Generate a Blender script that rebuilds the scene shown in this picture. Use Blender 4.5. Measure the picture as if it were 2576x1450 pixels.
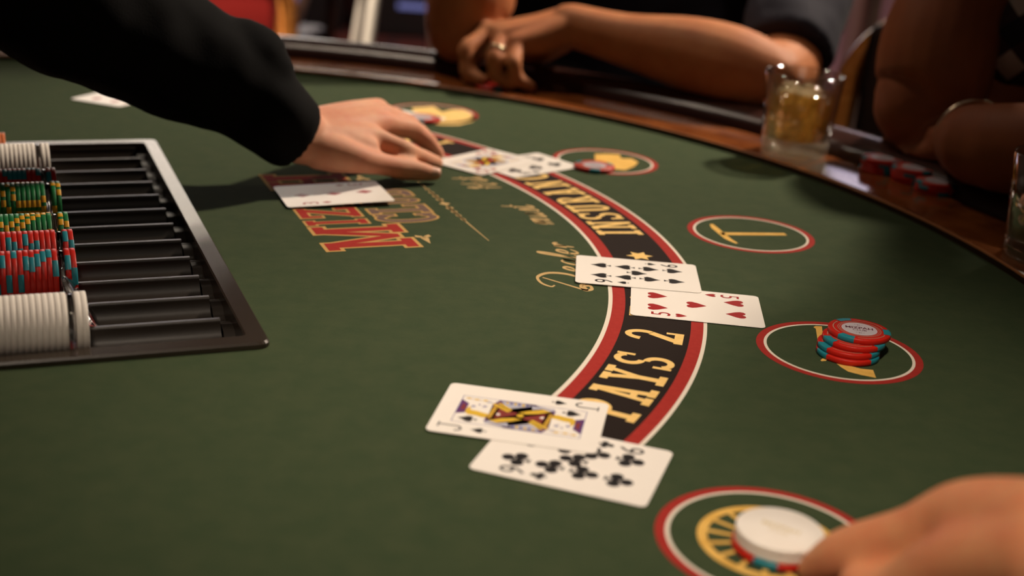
import bpy, bmesh, math, random
from mathutils import Vector, Matrix, Euler, noise
random.seed(7)
PI = math.pi
for o in list(bpy.data.objects): bpy.data.objects.remove(o)
S = bpy.context.scene
C = S.collection
T = 0.76            # height of the felt above the floor; everything is built with the felt at z = 0 and lifted by T at the end

# ------------------------------------------------------------------ camera, world, lights, exposure
FPX, CH, PITCH, ROLL = 3207.7, 0.2891, 0.3359, 0.0731
cam = bpy.data.cameras.new('camera'); camo = bpy.data.objects.new('camera', cam); C.objects.link(camo)
cam.sensor_width = 36; cam.lens = FPX / 2576 * 36; cam.clip_start = 0.02
camo.matrix_world = Matrix.Translation((0, 0, CH)) @ Matrix.Rotation(PI/2 - PITCH, 4, 'X') @ Matrix.Rotation(ROLL, 4, 'Z')
cam.dof.use_dof = True; cam.dof.focus_distance = 0.84; cam.dof.aperture_fstop = 4.6; cam.dof.aperture_blades = 0
S.camera = camo
S.view_settings.view_transform = 'Standard'; S.view_settings.look = 'None'
S.view_settings.exposure = 0.0; S.view_settings.gamma = 1.0; S.view_settings.use_curve_mapping = False
w = bpy.data.worlds.new('world'); S.world = w; w.use_nodes = True
w.node_tree.nodes['Background'].inputs[0].default_value = (0.9, 0.75, 0.62, 1)
w.node_tree.nodes['Background'].inputs[1].default_value = 0.006
WARM = (1.0, 0.82, 0.645)
CEIL = 1.95         # ceiling above the felt
LAMPS = []          # (x, y, watts, cone degrees, blend, aim x, aim y, colour)
LAMPS.append((1.43, 2.51, 640, 30, 1.0, -0.13, 1.20, WARM))
LAMPS.append((-0.55, 2.05, 80, 72, 1.0, 0.10, 2.10, WARM))
LAMPS.append((-0.10, -0.20, 195, 23, 1.0, 0.08, 0.63, WARM))
LAMPS.append((0.55, 0.75, 60, 22, 1.0, 0.47, 1.88, WARM))  # added lamp to light the chair frame that faces the camera
LAMPS.append((-0.95, 2.45, 620, 70, 1.0, -0.55, 3.30, WARM))  # added lamp to brighten the chairs and stool legs behind
LAMPS.append((-0.50, 5.60, 420, 95, 1.0, -0.50, 6.00, WARM))  # added lamp to bring up the red of the far carpet
LAMPS.append((1.30, 3.00, 120, 75, 1.0, 1.10, 3.30, WARM))  # added lamp to lift the dark background at right
def lamp(x, y, wt, cone, bl, ax, ay, col):
    l = bpy.data.lights.new('downlight_beam', 'SPOT'); l.energy = wt; l.spot_size = math.radians(cone); l.spot_blend = bl
    l.color = col; l.shadow_soft_size = 0.11
    o = bpy.data.objects.new('downlight_beam', l); C.objects.link(o); o.location = (x, y, CEIL - 0.03)
    o.rotation_euler = (Vector((ax, ay, 0)) - Vector((x, y, CEIL - 0.03))).to_track_quat('-Z', 'Y').to_euler()
for a in LAMPS: lamp(*a)
# added soft fill without a fixture, for the sides that face the camera
l = bpy.data.lights.new('front_fill_light', 'AREA'); l.energy = 2.2; l.size = 1.1; l.color = (1, .82, .66)
o = bpy.data.objects.new('front_fill_light', l); C.objects.link(o); o.location = (0.15, -1.0, CEIL - 0.05)

# ------------------------------------------------------------------ helpers
def V3(a): return Vector(a)
_f, _p, _r = FPX, PITCH, -ROLL
def ray(px, py):
    X, Y = px - 1288, 725 - py
    cr, sr = math.cos(_r), math.sin(_r); a = (X*cr + Y*sr)/_f; b = (-X*sr + Y*cr)/_f
    cp, sp = math.cos(_p), math.sin(_p)
    return Vector((a, cp + b*sp, -sp + b*cp))
def G(px, py, z=0.0):               # the point of a level z that the photograph shows at a pixel
    d = ray(px, py); t = (z - CH)/d.z; return Vector((d.x*t, d.y*t, z))
def R(px, py, y):                   # the point at distance y along the room
    d = ray(px, py); t = y/d.y; return Vector((d.x*t, y, CH + d.z*t))
def obj(name, me, mats=None, parent=None, loc=None, rot=None, smooth=False):
    if isinstance(me, bmesh.types.BMesh):
        m = bpy.data.meshes.new(name); me.to_mesh(m); me.free(); me = m
    if mats is not None and len(me.materials) == 0:
        for mm in (mats if isinstance(mats, (list, tuple)) else [mats]): me.materials.append(mm)
    if smooth:
        me.polygons.foreach_set('use_smooth', [True]*len(me.polygons))
    o = bpy.data.objects.new(name, me); C.objects.link(o)
    if parent is not None: o.parent = parent
    if loc is not None: o.location = loc
    if rot is not None: o.rotation_euler = rot
    return o
def empty(name, loc=(0, 0, 0), rot=(0, 0, 0), parent=None):
    o = bpy.data.objects.new(name, None); C.objects.link(o); o.location = loc; o.rotation_euler = rot
    o.empty_display_size = 0.02
    if parent: o.parent = parent
    return o
def tag(o, label=None, cat=None, group=None, kind=None):
    if label: o['label'] = label
    if cat: o['category'] = cat
    if group: o['group'] = group
    if kind: o['kind'] = kind
    return o
def copy_tree(o, parent=None):
    c = o.copy(); C.objects.link(c)
    if parent is not None: c.parent = parent
    for ch in KIDS.get(o.name, []): copy_tree(ch, c)
    return c
KIDS = {}
def kids(o):                        # remember the children of a prototype
    KIDS[o.name] = [c for c in o.children]
    for c in o.children: kids(c)
    return o
def bm_box(bm, c, s, rot=None, bev=0.0, mat=0):
    M = Matrix.Translation(c) @ (rot.to_4x4() if rot else Matrix.Identity(4)) @ Matrix.Diagonal((s[0], s[1], s[2], 1))
    r = bmesh.ops.create_cube(bm, size=1, matrix=M); vs = r['verts']
    fs = list({f for v in vs for f in v.link_faces})
    for f in fs: f.material_index = mat
    if bev:
        es = list({e for v in vs for e in v.link_edges})
        bmesh.ops.bevel(bm, geom=es, offset=bev, segments=2, affect='EDGES', profile=.6)
def bm_lathe(bm, prof, n=48, c=(0, 0, 0), a0=0.0, a1=2*PI, mat=0, closed=False):
    full = abs(a1 - a0 - 2*PI) < 1e-6; m = n if full else n + 1; rows = []
    for i in range(m):
        a = a0 + (a1 - a0)*i/n; rows.append([bm.verts.new((c[0] + r*math.cos(a), c[1] + r*math.sin(a), c[2] + z)) for r, z in prof])
    k = len(prof)
    for i in range(n):
        A, B2 = rows[i], rows[(i + 1) % m]
        for j in range(k if closed else k - 1):
            f = bm.faces.new((A[j], B2[j], B2[(j + 1) % k], A[(j + 1) % k])); f.material_index = mat; f.smooth = True
    if closed and not full:
        bm.faces.new(rows[0]); bm.faces.new(list(reversed(rows[-1])))
def catmull(P, n=6):
    if len(P) < 3 and n > 1:
        return [tuple(P[0][k] + (P[1][k] - P[0][k])*i/n for k in range(len(P[0]))) for i in range(n + 1)]
    out = []
    for i in range(len(P) - 1):
        p0, p1, p2, p3 = P[max(i - 1, 0)], P[i], P[i + 1], P[min(i + 2, len(P) - 1)]
        for j in range(n):
            t = j/n
            out.append(tuple(.5*((2*p1[k]) + (-p0[k] + p2[k])*t + (2*p0[k] - 5*p1[k] + 4*p2[k] - p3[k])*t*t + (-p0[k] + 3*p1[k] - 3*p2[k] + p3[k])*t**3) for k in range(len(p1))))
    out.append(tuple(P[-1])); return out
def bm_tube(bm, pts, n=14, sub=6, caps='round', mat=0, sq=None):
    """pts: (point, radius) pairs; a swept tube with rounded ends. sq: (axis, factor) flattens the section along an axis"""
    Q = catmull([tuple(p) + (r,) for p, r in pts], sub) if sub > 1 else [tuple(p) + (r,) for p, r in pts]
    P = [Vector(q[:3]) for q in Q]; rad = [max(q[3], 1e-4) for q in Q]
    if caps == 'round':
        d0 = (P[0] - P[1]).normalized(); d1 = (P[-1] - P[-2]).normalized()
        A = [(P[0] + d0*rad[0]*math.sin(a), rad[0]*math.cos(a)) for a in (1.35, 1.0, .6)]
        Z = [(P[-1] + d1*rad[-1]*math.sin(a), rad[-1]*math.cos(a)) for a in (.6, 1.0, 1.35)]
        P = [a[0] for a in A] + P + [z[0] for z in Z]; rad = [a[1] for a in A] + rad + [z[1] for z in Z]
    up = None; rows = []
    for i in range(len(P)):
        t = (P[min(i + 1, len(P) - 1)] - P[max(i - 1, 0)])
        if t.length < 1e-9: t = Vector((0, 0, 1))
        t.normalize()
        if up is None:
            up = t.orthogonal().normalized()
        up = (up - t*up.dot(t)).normalized(); s = t.cross(up)
        row = []
        for k in range(n):
            a = 2*PI*k/n; d = up*math.cos(a) + s*math.sin(a)
            v = d*rad[i]
            if sq: ax = sq[0]; v = v - ax*v.dot(ax)*(1 - sq[1])
            row.append(bm.verts.new(P[i] + v))
        rows.append(row)
    for i in range(len(rows) - 1):
        for k in range(n):
            f = bm.faces.new((rows[i][k], rows[i][(k + 1) % n], rows[i + 1][(k + 1) % n], rows[i + 1][k])); f.smooth = True; f.material_index = mat
    bm.faces.new(list(reversed(rows[0]))).material_index = mat; bm.faces.new(rows[-1]).material_index = mat
def blob(bm, c, rx, ry, rz, rot=None, seg=20):
    M = Matrix.Translation(c) @ (rot.to_4x4() if rot else Matrix.Identity(4)) @ Matrix.Diagonal((rx, ry, rz, 1))
    bmesh.ops.create_uvsphere(bm, u_segments=seg, v_segments=seg//2 + 2, radius=1, matrix=M)
def remesh(name, bm, voxel, smooth=4, fac=.5):
    """melts overlapping closed shapes into one continuous skin"""
    bmesh.ops.recalc_face_normals(bm, faces=bm.faces)
    me = bpy.data.meshes.new(name); bm.to_mesh(me); bm.free()
    o = bpy.data.objects.new(name, me); C.objects.link(o)
    m = o.modifiers.new('m', 'REMESH'); m.mode = 'VOXEL'; m.voxel_size = voxel; m.use_smooth_shade = True
    if smooth: s = o.modifiers.new('s', 'SMOOTH'); s.factor = fac; s.iterations = smooth
    dg = bpy.context.evaluated_depsgraph_get(); dg.update()
    me2 = bpy.data.meshes.new_from_object(o.evaluated_get(dg)); bpy.data.objects.remove(o); bpy.data.meshes.remove(me)
    me2.name = name; me2.polygons.foreach_set('use_smooth', [True]*len(me2.polygons)); return me2
def displace(me, amp, freq, seed=0, only=None):
    off = Vector((seed*7.1, seed*3.3, seed*1.7))
    ns = [v.normal.copy() for v in me.vertices]
    for v, nn in zip(me.vertices, ns):
        k = only(v.co) if only else 1
        if k: v.co += nn*amp*k*noise.noise(v.co*freq + off)
    return me
def flat(bm, pts, z=0.0, mat=0):      # alike pieces that overlap in one print lie a hair above each other
    f = bm.faces.new([bm.verts.new((p[0], p[1], z)) for p in pts]); f.material_index = mat
    if f.normal.z < 0 or True:
        f.normal_update()
        if f.normal.z < 0: f.normal_flip()
    return f

# ------------------------------------------------------------------ materials
def mat(name, col, rough=.5, metal=0.0, coat=0.0, spec=.5, sheen=0.0, trans=0.0, ior=1.45, emit=None, es=0.0, sss=0.0, noise_=None, bump=None, coatr=.05):
    """noise_: (scale, second colour, stretch vector, lo, hi); bump: (scale, strength, distance)"""
    m = bpy.data.materials.new(name); m.use_nodes = True; nt = m.node_tree; b = nt.nodes['Principled BSDF']
    b.inputs['Base Color'].default_value = (*col, 1); b.inputs['Roughness'].default_value = rough; b.inputs['Metallic'].default_value = metal
    b.inputs['Coat Weight'].default_value = coat; b.inputs['Coat Roughness'].default_value = coatr
    b.inputs['Specular IOR Level'].default_value = spec; b.inputs['Sheen Weight'].default_value = sheen
    b.inputs['Transmission Weight'].default_value = trans; b.inputs['IOR'].default_value = ior
    if emit: b.inputs['Emission Color'].default_value = (*emit, 1); b.inputs['Emission Strength'].default_value = es
    if sss:
        b.inputs['Subsurface Weight'].default_value = sss; b.inputs['Subsurface Radius'].default_value = (1, .35, .18); b.inputs['Subsurface Scale'].default_value = .006
    tc = nt.nodes.new('ShaderNodeTexCoord')
    if noise_:
        sc, c2, st, lo, hi = noise_
        mp = nt.nodes.new('ShaderNodeMapping'); mp.inputs['Scale'].default_value = st
        nz = nt.nodes.new('ShaderNodeTexNoise'); nz.inputs['Scale'].default_value = sc; nz.inputs['Detail'].default_value = 6; nz.inputs['Roughness'].default_value = .65
        rp = nt.nodes.new('ShaderNodeValToRGB'); rp.color_ramp.elements[0].position = lo; rp.color_ramp.elements[1].position = hi
        rp.color_ramp.elements[0].color = (*col, 1); rp.color_ramp.elements[1].color = (*c2, 1)
        nt.links.new(tc.outputs['Object'], mp.inputs[0]); nt.links.new(mp.outputs[0], nz.inputs['Vector'])
        nt.links.new(nz.outputs['Fac'], rp.inputs[0]); nt.links.new(rp.outputs[0], b.inputs['Base Color'])
    if bump:
        nz = nt.nodes.new('ShaderNodeTexNoise'); nz.inputs['Scale'].default_value = bump[0]; nz.inputs['Detail'].default_value = 4
        bp_ = nt.nodes.new('ShaderNodeBump'); bp_.inputs['Strength'].default_value = bump[1]; bp_.inputs['Distance'].default_value = bump[2]
        nt.links.new(tc.outputs['Object'], nz.inputs['Vector']); nt.links.new(nz.outputs['Fac'], bp_.inputs['Height']); nt.links.new(bp_.outputs[0], b.inputs['Normal'])
    return m
M = {}
M['felt'] = mat('green_felt', (.036, .055, .026), .95, spec=.12, noise_=(60, (.048, .064, .031), (1, 1, 1), .35, .7), bump=(900, .25, .0006))
M['p_white'] = mat('print_white', (.68, .62, .53), .9, spec=.15, bump=(900, .2, .0005))
M['p_red'] = mat('print_red', (.30, .022, .018), .9, spec=.15, noise_=(220, (.34, .03, .022), (1, 1, 1), .35, .7), bump=(900, .25, .0005))
M['p_black'] = mat('print_black', (.017, .011, .009), .9, spec=.12, bump=(900, .25, .0005))
M['p_gold'] = mat('print_gold', (.72, .46, .14), .85, spec=.2, noise_=(160, (.80, .56, .22), (1, 1, 1), .3, .7), bump=(900, .15, .0005))
M['p_orange'] = mat('print_old_gold', (.62, .36, .075), .85, spec=.2, noise_=(90, (.74, .46, .12), (1, 1, 1), .35, .65))
M['p_tan'] = mat('print_tan_script', (.50, .34, .15), .9, spec=.15)
M['p_grey'] = mat('print_grey_mauve', (.15, .095, .078), .9, spec=.15)
M['p_outline'] = mat('print_outline', (.50, .30, .10), .9, spec=.15)
M['wood'] = mat('polished_rail_wood', (.26, .075, .016), .22, coat=.7, coatr=.09, noise_=(9, (.12, .028, .007), (3, 3, 3), .38, .66))
M['wood_edge'] = mat('rail_edge_wood', (.33, .12, .03), .25, coat=.5)
M['leather'] = mat('dark_padded_vinyl', (.035, .014, .011), .20, spec=.42, bump=(260, .12, .0008))
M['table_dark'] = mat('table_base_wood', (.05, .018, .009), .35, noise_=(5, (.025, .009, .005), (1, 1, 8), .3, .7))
M['tray'] = mat('black_tray_plastic', (.030, .022, .016), .22, spec=.65, bump=(700, .10, .0004))
M['tray_tube'] = mat('black_tube_plastic', (.018, .0135, .010), .36, spec=.5, bump=(900, .12, .0004))
M['clear'] = mat('clear_acrylic', (.95, .95, .95), .03, trans=1.0, ior=1.47)
M['c_white'] = mat('white_chip_clay', (.88, .83, .77), .45, spec=.4, noise_=(40, (.83, .77, .70), (1, 1, 1), .3, .7))
M['c_red'] = mat('red_chip_clay', (.50, .013, .006), .42, spec=.45)
M['c_teal'] = mat('teal_chip_spot', (.014, .20, .25), .42, spec=.45)
M['c_green'] = mat('green_chip_clay', (.010, .16, .045), .42, spec=.45)
M['c_yellow'] = mat('yellow_chip_spot', (.62, .31, .012), .42, spec=.45)
M['c_orange'] = mat('orange_chip_clay', (.62, .16, .05), .42, spec=.45)
M['c_inlay'] = mat('chip_inlay_paper', (.50, .46, .50), .4, spec=.4)
M['c_ring'] = mat('chip_mould_ring', (.36, .24, .17), .4)
M['c_ink'] = mat('chip_ink', (.12, .03, .05), .5)
M['c_faint'] = mat('chip_faint_gold', (.68, .58, .38), .5)
M['card'] = mat('card_stock', (.83, .79, .74), .38, spec=.4)
M['k_black'] = mat('card_black_ink', (.012, .011, .012), .4)
M['k_red'] = mat('card_red_ink', (.33, .010, .012), .4)
M['k_blue'] = mat('card_blue_line', (.13, .12, .30), .5)
M['k_purple'] = mat('card_purple_ink', (.10, .03, .14), .5)
M['k_yellow'] = mat('card_yellow_ink', (.66, .42, .03), .5)
M['k_brown'] = mat('card_brown_red', (.20, .022, .018), .5)
M['k_pale'] = mat('card_pale_blue', (.42, .42, .52), .5)
M['skin_dealer'] = mat('dealer_skin', (.66, .34, .21), .62, spec=.28, sss=.12, noise_=(26, (.60, .24, .15), (1, 1, 1), .35, .7), bump=(420, .12, .0006))
M['skin_tan'] = mat('tanned_skin', (.44, .17, .066), .62, spec=.28, sss=.10, noise_=(22, (.36, .115, .042), (1, 1, 1), .35, .7), bump=(420, .14, .0006))
M['skin_brown'] = mat('brown_skin', (.27, .085, .032), .62, spec=.28, sss=.06, noise_=(18, (.22, .062, .024), (1, 1, 1), .35, .7), bump=(420, .14, .0006))
M['skin_hand'] = mat('pink_skin', (.68, .30, .14), .62, spec=.28, sss=.12, noise_=(30, (.62, .20, .095), (1, 1, 1), .38, .68), bump=(420, .12, .0006))
M['nail'] = mat('finger_nail', (.62, .52, .24), .3, spec=.5)
M['nail_pink'] = mat('pink_nail', (.72, .42, .31), .3, spec=.5)
M['black_shirt'] = mat('black_shirt_cloth', (.0036, .0036, .004), .9, spec=.12, sheen=.0, bump=(600, .3, .0006))
M['navy'] = mat('navy_polo_knit', (.017, .017, .027), .85, spec=.2, sheen=.02, bump=(700, .35, .0006))
M['trousers'] = mat('dark_trousers', (.012, .012, .015), .9, bump=(600, .3, .0006))
M['hair'] = mat('dark_hair', (.02, .012, .008), .6, bump=(300, .6, .002))
M['eye'] = mat('eye_white', (.7, .68, .64), .2)
M['iris'] = mat('eye_iris', (.04, .02, .01), .2)
M['lip'] = mat('lip_skin', (.35, .12, .08), .5)
M['ring'] = mat('pale_gold_ring', (.55, .42, .26), .25, metal=1.0)
M['steel'] = mat('bracelet_steel', (.62, .50, .36), .3, metal=1.0)
M['chrome'] = mat('chrome_tube', (.78, .74, .70), .16, metal=1.0)
M['satin'] = mat('satin_metal', (.82, .77, .68), .4, metal=.25)
M['glass'] = mat('drinking_glass', (1, 1, 1), .0, trans=1.0, ior=1.47)
M['whisky'] = mat('amber_whisky', (.93, .60, .22), .0, trans=1.0, ior=1.34)
M['ice'] = mat('ice', (.97, .93, .82), .08, trans=1.0, ior=1.30, bump=(60, .3, .002))
M['oak'] = mat('golden_oak', (.50, .20, .045), .25, coat=.4, noise_=(14, (.36, .12, .024), (1, 1, 6), .35, .7))
M['dark_seat'] = mat('dark_upholstery', (.022, .012, .010), .5, spec=.4, bump=(400, .2, .001))
M['red_seat'] = mat('red_upholstery', (.30, .012, .009), .6, bump=(400, .2, .001))
M['carpet'] = mat('dark_red_carpet', (.050, .010, .008), .95, spec=.1, noise_=(7, (.016, .006, .008), (1, 1, 1), .45, .55), bump=(300, .4, .003))
M['wall'] = mat('brown_wall_paint', (.085, .05, .035), .7, noise_=(3, (.07, .04, .03), (1, 1, 1), .3, .7))
M['ceil'] = mat('ceiling_paint', (.10, .085, .07), .9)
M['slot'] = mat('slot_cabinet_black', (.010, .009, .010), .22, spec=.6)
M['white_lamp'] = mat('lamp_diffuser', (.8, .8, .8), .5, emit=(1, .86, .68), es=5)
M['screen'] = mat('slot_screen', (.02, .02, .02), .2, emit=(.80, .74, 1.0), es=2.6)
M['topper'] = mat('slot_topper', (.02, .02, .02), .3, emit=(1.0, .86, .72), es=9.0)
M['mauve'] = mat('mauve_rail_glow', (.02, .02, .02), .3, emit=(.92, .78, 1.0), es=1.7)
M['blue_glint'] = mat('blue_glint_glow', (.02, .02, .05), .3, emit=(.40, .42, 1.0), es=.3)  # glow stands in for a bluish reflection on shiny things
def plaid():
    m = bpy.data.materials.new('plaid_cloth'); m.use_nodes = True; nt = m.node_tree; b = nt.nodes['Principled BSDF']; b.inputs['Roughness'].default_value = .9
    tc = nt.nodes.new('ShaderNodeTexCoord'); mp = nt.nodes.new('ShaderNodeMapping'); mp.inputs['Rotation'].default_value = (.5, .6, .7)
    sx = nt.nodes.new('ShaderNodeSeparateXYZ'); nt.links.new(tc.outputs['Object'], mp.inputs[0]); nt.links.new(mp.outputs[0], sx.inputs[0])
    def stripe(out, fr, ph, th):
        a = nt.nodes.new('ShaderNodeMath'); a.operation = 'MULTIPLY_ADD'; a.inputs[1].default_value = fr; a.inputs[2].default_value = ph; nt.links.new(out, a.inputs[0])
        f = nt.nodes.new('ShaderNodeMath'); f.operation = 'FRACT'; nt.links.new(a.outputs[0], f.inputs[0])
        g = nt.nodes.new('ShaderNodeMath'); g.operation = 'LESS_THAN'; g.inputs[1].default_value = th; nt.links.new(f.outputs[0], g.inputs[0]); return g.outputs[0]
    s1, s2 = stripe(sx.outputs[0], 22, 0, .5), stripe(sx.outputs[2], 22, .2, .5)
    ad = nt.nodes.new('ShaderNodeMath'); ad.operation = 'ADD'; nt.links.new(s1, ad.inputs[0]); nt.links.new(s2, ad.inputs[1])
    hv = nt.nodes.new('ShaderNodeMath'); hv.operation = 'MULTIPLY'; hv.inputs[1].default_value = .5; nt.links.new(ad.outputs[0], hv.inputs[0])
    rp = nt.nodes.new('ShaderNodeValToRGB'); rp.color_ramp.interpolation = 'CONSTANT'
    rp.color_ramp.elements[0].color = (.006, .006, .008, 1); rp.color_ramp.elements[1].position = .4; rp.color_ramp.elements[1].color = (.030, .012, .012, 1)
    e = rp.color_ramp.elements.new(.9); e.color = (.40, .33, .28, 1)
    nt.links.new(hv.outputs[0], rp.inputs[0]); nt.links.new(rp.outputs[0], b.inputs['Base Color']); return m
M['plaid'] = plaid()
def curtain_mat():
    m = mat('curtain_cloth', (.13, .05, .05), .55, sheen=.3); nt = m.node_tree; b = nt.nodes['Principled BSDF']
    tc = nt.nodes.new('ShaderNodeTexCoord'); sx = nt.nodes.new('ShaderNodeSeparateXYZ'); nt.links.new(tc.outputs['Object'], sx.inputs[0])
    a = nt.nodes.new('ShaderNodeMath'); a.operation = 'MULTIPLY'; a.inputs[1].default_value = 8.0; nt.links.new(sx.outputs[0], a.inputs[0])
    f = nt.nodes.new('ShaderNodeMath'); f.operation = 'FRACT'; nt.links.new(a.outputs[0], f.inputs[0])
    rp = nt.nodes.new('ShaderNodeValToRGB'); nt.links.new(f.outputs[0], rp.inputs[0])
    E_ = rp.color_ramp.elements; E_[0].color = (.30, .13, .15, 1); E_[1].color = (.26, .12, .16, 1); E_[1].position = 1
    for p_, c_ in ((.35, (.34, .17, .15, 1)), (.5, (.05, .025, .02, 1)), (.72, (.10, .06, .025, 1)), (.8, (.33, .16, .22, 1))):
        e = E_.new(p_); e.color = c_
    nt.links.new(rp.outputs[0], b.inputs['Base Color']); return m
M['curtain'] = curtain_mat()

# ------------------------------------------------------------------ the room
def struct(name, bm, m): return tag(obj(name, bm, m), kind='structure')
X0, X1, Y0, Y1, ZF = -4.5, 4.5, -2.5, 9.0, -T
bm = bmesh.new(); bm_box(bm, ((X0+X1)/2, (Y0+Y1)/2, ZF - .05), (X1-X0, Y1-Y0, .1)); struct('floor', bm, M['carpet'])
bm = bmesh.new(); bm_box(bm, ((X0+X1)/2, (Y0+Y1)/2, CEIL + .05), (X1-X0, Y1-Y0, .1)); struct('ceiling', bm, M['ceil'])
for nm, c, s in (('wall_left', (X0-.05, (Y0+Y1)/2, .6), (.1, Y1-Y0, 2.72)), ('wall_right', (X1+.05, (Y0+Y1)/2, .6), (.1, Y1-Y0, 2.72)),
                 ('wall_back', (0, Y1+.05, .6), (X1-X0, .1, 2.72)), ('wall_front', (0, Y0-.05, .6), (X1-X0, .1, 2.72))):
    bm = bmesh.new(); bm_box(bm, c, s); struct(nm, bm, M['wall'])
bm = bmesh.new(); bm_box(bm, (0, Y1-.01, ZF+.06), (X1-X0, .02, .12)); struct('baseboard_back', bm, M['table_dark'])
# recessed downlights over the table, and fixtures for the added lamps
proto = None
for i, a in enumerate(LAMPS):
    if proto is None:
        r_ = empty('ceiling_downlight'); bm = bmesh.new(); bm_lathe(bm, [(.075, 0), (.095, 0), (.098, -.008), (.078, -.012), (.075, 0)], 32); obj('trim_ring', bm, M['chrome'], r_)
        bm = bmesh.new(); bm_lathe(bm, [(.0001, -.002), (.074, -.002)], 32); obj('diffuser', bm, M['white_lamp'], r_); proto = kids(r_)
    else: r_ = copy_tree(proto)
    r_.location = (a[0], a[1], CEIL)
    tag(r_, ('round ceiling downlight behind the player in plaid', 'round ceiling downlight over the far end of the card table', 'round ceiling downlight above the near end of the card table', 'added round downlight aimed at the chair between the players', 'added round downlight over the chairs beyond the far rail', 'added round downlight over the carpet in front of the slot machines', 'added round downlight in front of the striped curtain')[i], 'downlight', 'downlights over the card table')

# ------------------------------------------------------------------ the card table
BC = Vector((-.4261, .8472)); ANG = math.radians(23.3); TC = Vector((-.36, .82))
U = Vector((math.cos(ANG), math.sin(ANG))); W_ = Vector((-math.sin(ANG), math.cos(ANG)))
def uv(u, v): return BC + U*u + W_*v
def pol(r, deg, c=BC): return Vector((c.x + r*math.cos(math.radians(deg)), c.y + r*math.sin(math.radians(deg))))
table = empty('card_table', (0, 0, -T))
tag(table, 'half-round green felt card table with polished wood rail and dark padded edge', 'card table')
def tpart(name, bm, m, parent=table, **k):
    o = obj(name, bm, m, parent, **k)
    if parent is table: o.location = (0, 0, T)
    return o
RF = .753; HA = math.radians(103)
A0, A1 = ANG - HA, ANG + HA
TU0, TU1, TVH = -.06, .2025, .2587      # tray footprint
bm = bmesh.new()
arc = [(TC.x + RF*math.cos(A0 + (A1-A0)*i/120), TC.y + RF*math.sin(A0 + (A1-A0)*i/120)) for i in range(121)]
vo = [bm.verts.new((x, y, 0)) for x, y in arc]
vi = [bm.verts.new((*uv(u, v), 0)) for u, v in ((TU0+.008, -TVH+.008), (TU1-.008, -TVH+.008), (TU1-.008, TVH-.008), (TU0+.008, TVH-.008))]
es = [bm.edges.new((vo[i], vo[(i+1) % len(vo)])) for i in range(len(vo))] + [bm.edges.new((vi[i], vi[(i+1) % 4])) for i in range(4)]
bmesh.ops.triangle_fill(bm, use_beauty=True, use_dissolve=False, edges=es)
for f in bm.faces:
    f.normal_update()
    if f.normal.z < 0: f.normal_flip()
felt = tpart('felt', bm, M['felt']); felt['label'] = 'dark green felt playing surface'
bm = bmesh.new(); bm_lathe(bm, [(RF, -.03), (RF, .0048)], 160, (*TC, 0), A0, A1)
tpart('rail_shaded_face', bm, M['table_dark'])  # darker wood holds the shade of the face turned from the light
bm = bmesh.new(); bm_lathe(bm, [(RF, .0048), (RF+.0003, .0058), (RF+.0015, .0062)], 160, (*TC, 0), A0, A1)
lip = tpart('rail_edge', bm, M['wood_edge'])
bm = bmesh.new(); bm_lathe(bm, [(RF+.0015, .0062), (RF+.003, .0066), (RF+.0045, .0067), (RF+.006, .0067), (.822, .0067), (.8245, .0067), (.827, .0066), (.834, .004), (.834, -.03)], 160, (*TC, 0), A0, A1)
tpart('wood_rail', bm, M['wood'])
bm = bmesh.new(); bm_lathe(bm, [(.832, -.03), (.832, .004), (.8335, .0105), (.838, .017), (.846, .0225), (.858, .0265), (.870, .0275), (.885, .0255), (.899, .019), (.909, .008), (.914, -.006), (.912, -.022), (.902, -.036), (.86, -.042)], 160, (*TC, 0), A0, A1)
tpart('armrest_pad', bm, M['leather'])
bm = bmesh.new(); bm_lathe(bm, [(.80, -.03), (.80, -.18), (.78, -.18), (.78, -.03)], 96, (*TC, 0), A0, A1)
d0, d1 = Vector((TC.x + .8*math.cos(A0), TC.y + .8*math.sin(A0))), Vector((TC.x + .8*math.cos(A1), TC.y + .8*math.sin(A1)))
mid = (d0 + d1)/2
bm_box(bm, (mid.x, mid.y, -.095), (.03, (d1-d0).length, .17), Matrix.Rotation(ANG, 3, 'Z'), .004)
tpart('apron', bm, M['table_dark'])
bm = bmesh.new(); bm_box(bm, (mid.x, mid.y, .0), (.05, (d1-d0).length, .03), Matrix.Rotation(ANG, 3, 'Z'), .006); tpart('dealer_edge_rail', bm, M['wood'])
for v in (-.42, .42):
    p = uv(.12, v); bm = bmesh.new()
    bm_lathe(bm, [(.0001, -T+.012), (.19, -T+.012), (.20, -T+.03), (.10, -T+.06), (.07, -T+.12), (.065, -.30), (.09, -.19), (.0001, -.185)], 24, (p.x, p.y, 0)); tpart('pedestal', bm, M['table_dark'])
bm = bmesh.new(); N = 60
vs = [bm.verts.new((TC.x + .79*math.cos(A0+(A1-A0)*i/N), TC.y + .79*math.sin(A0+(A1-A0)*i/N), -.12)) for i in range(N+1)]; bm.faces.new(vs); tpart('underside_board', bm, M['table_dark'])

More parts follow.
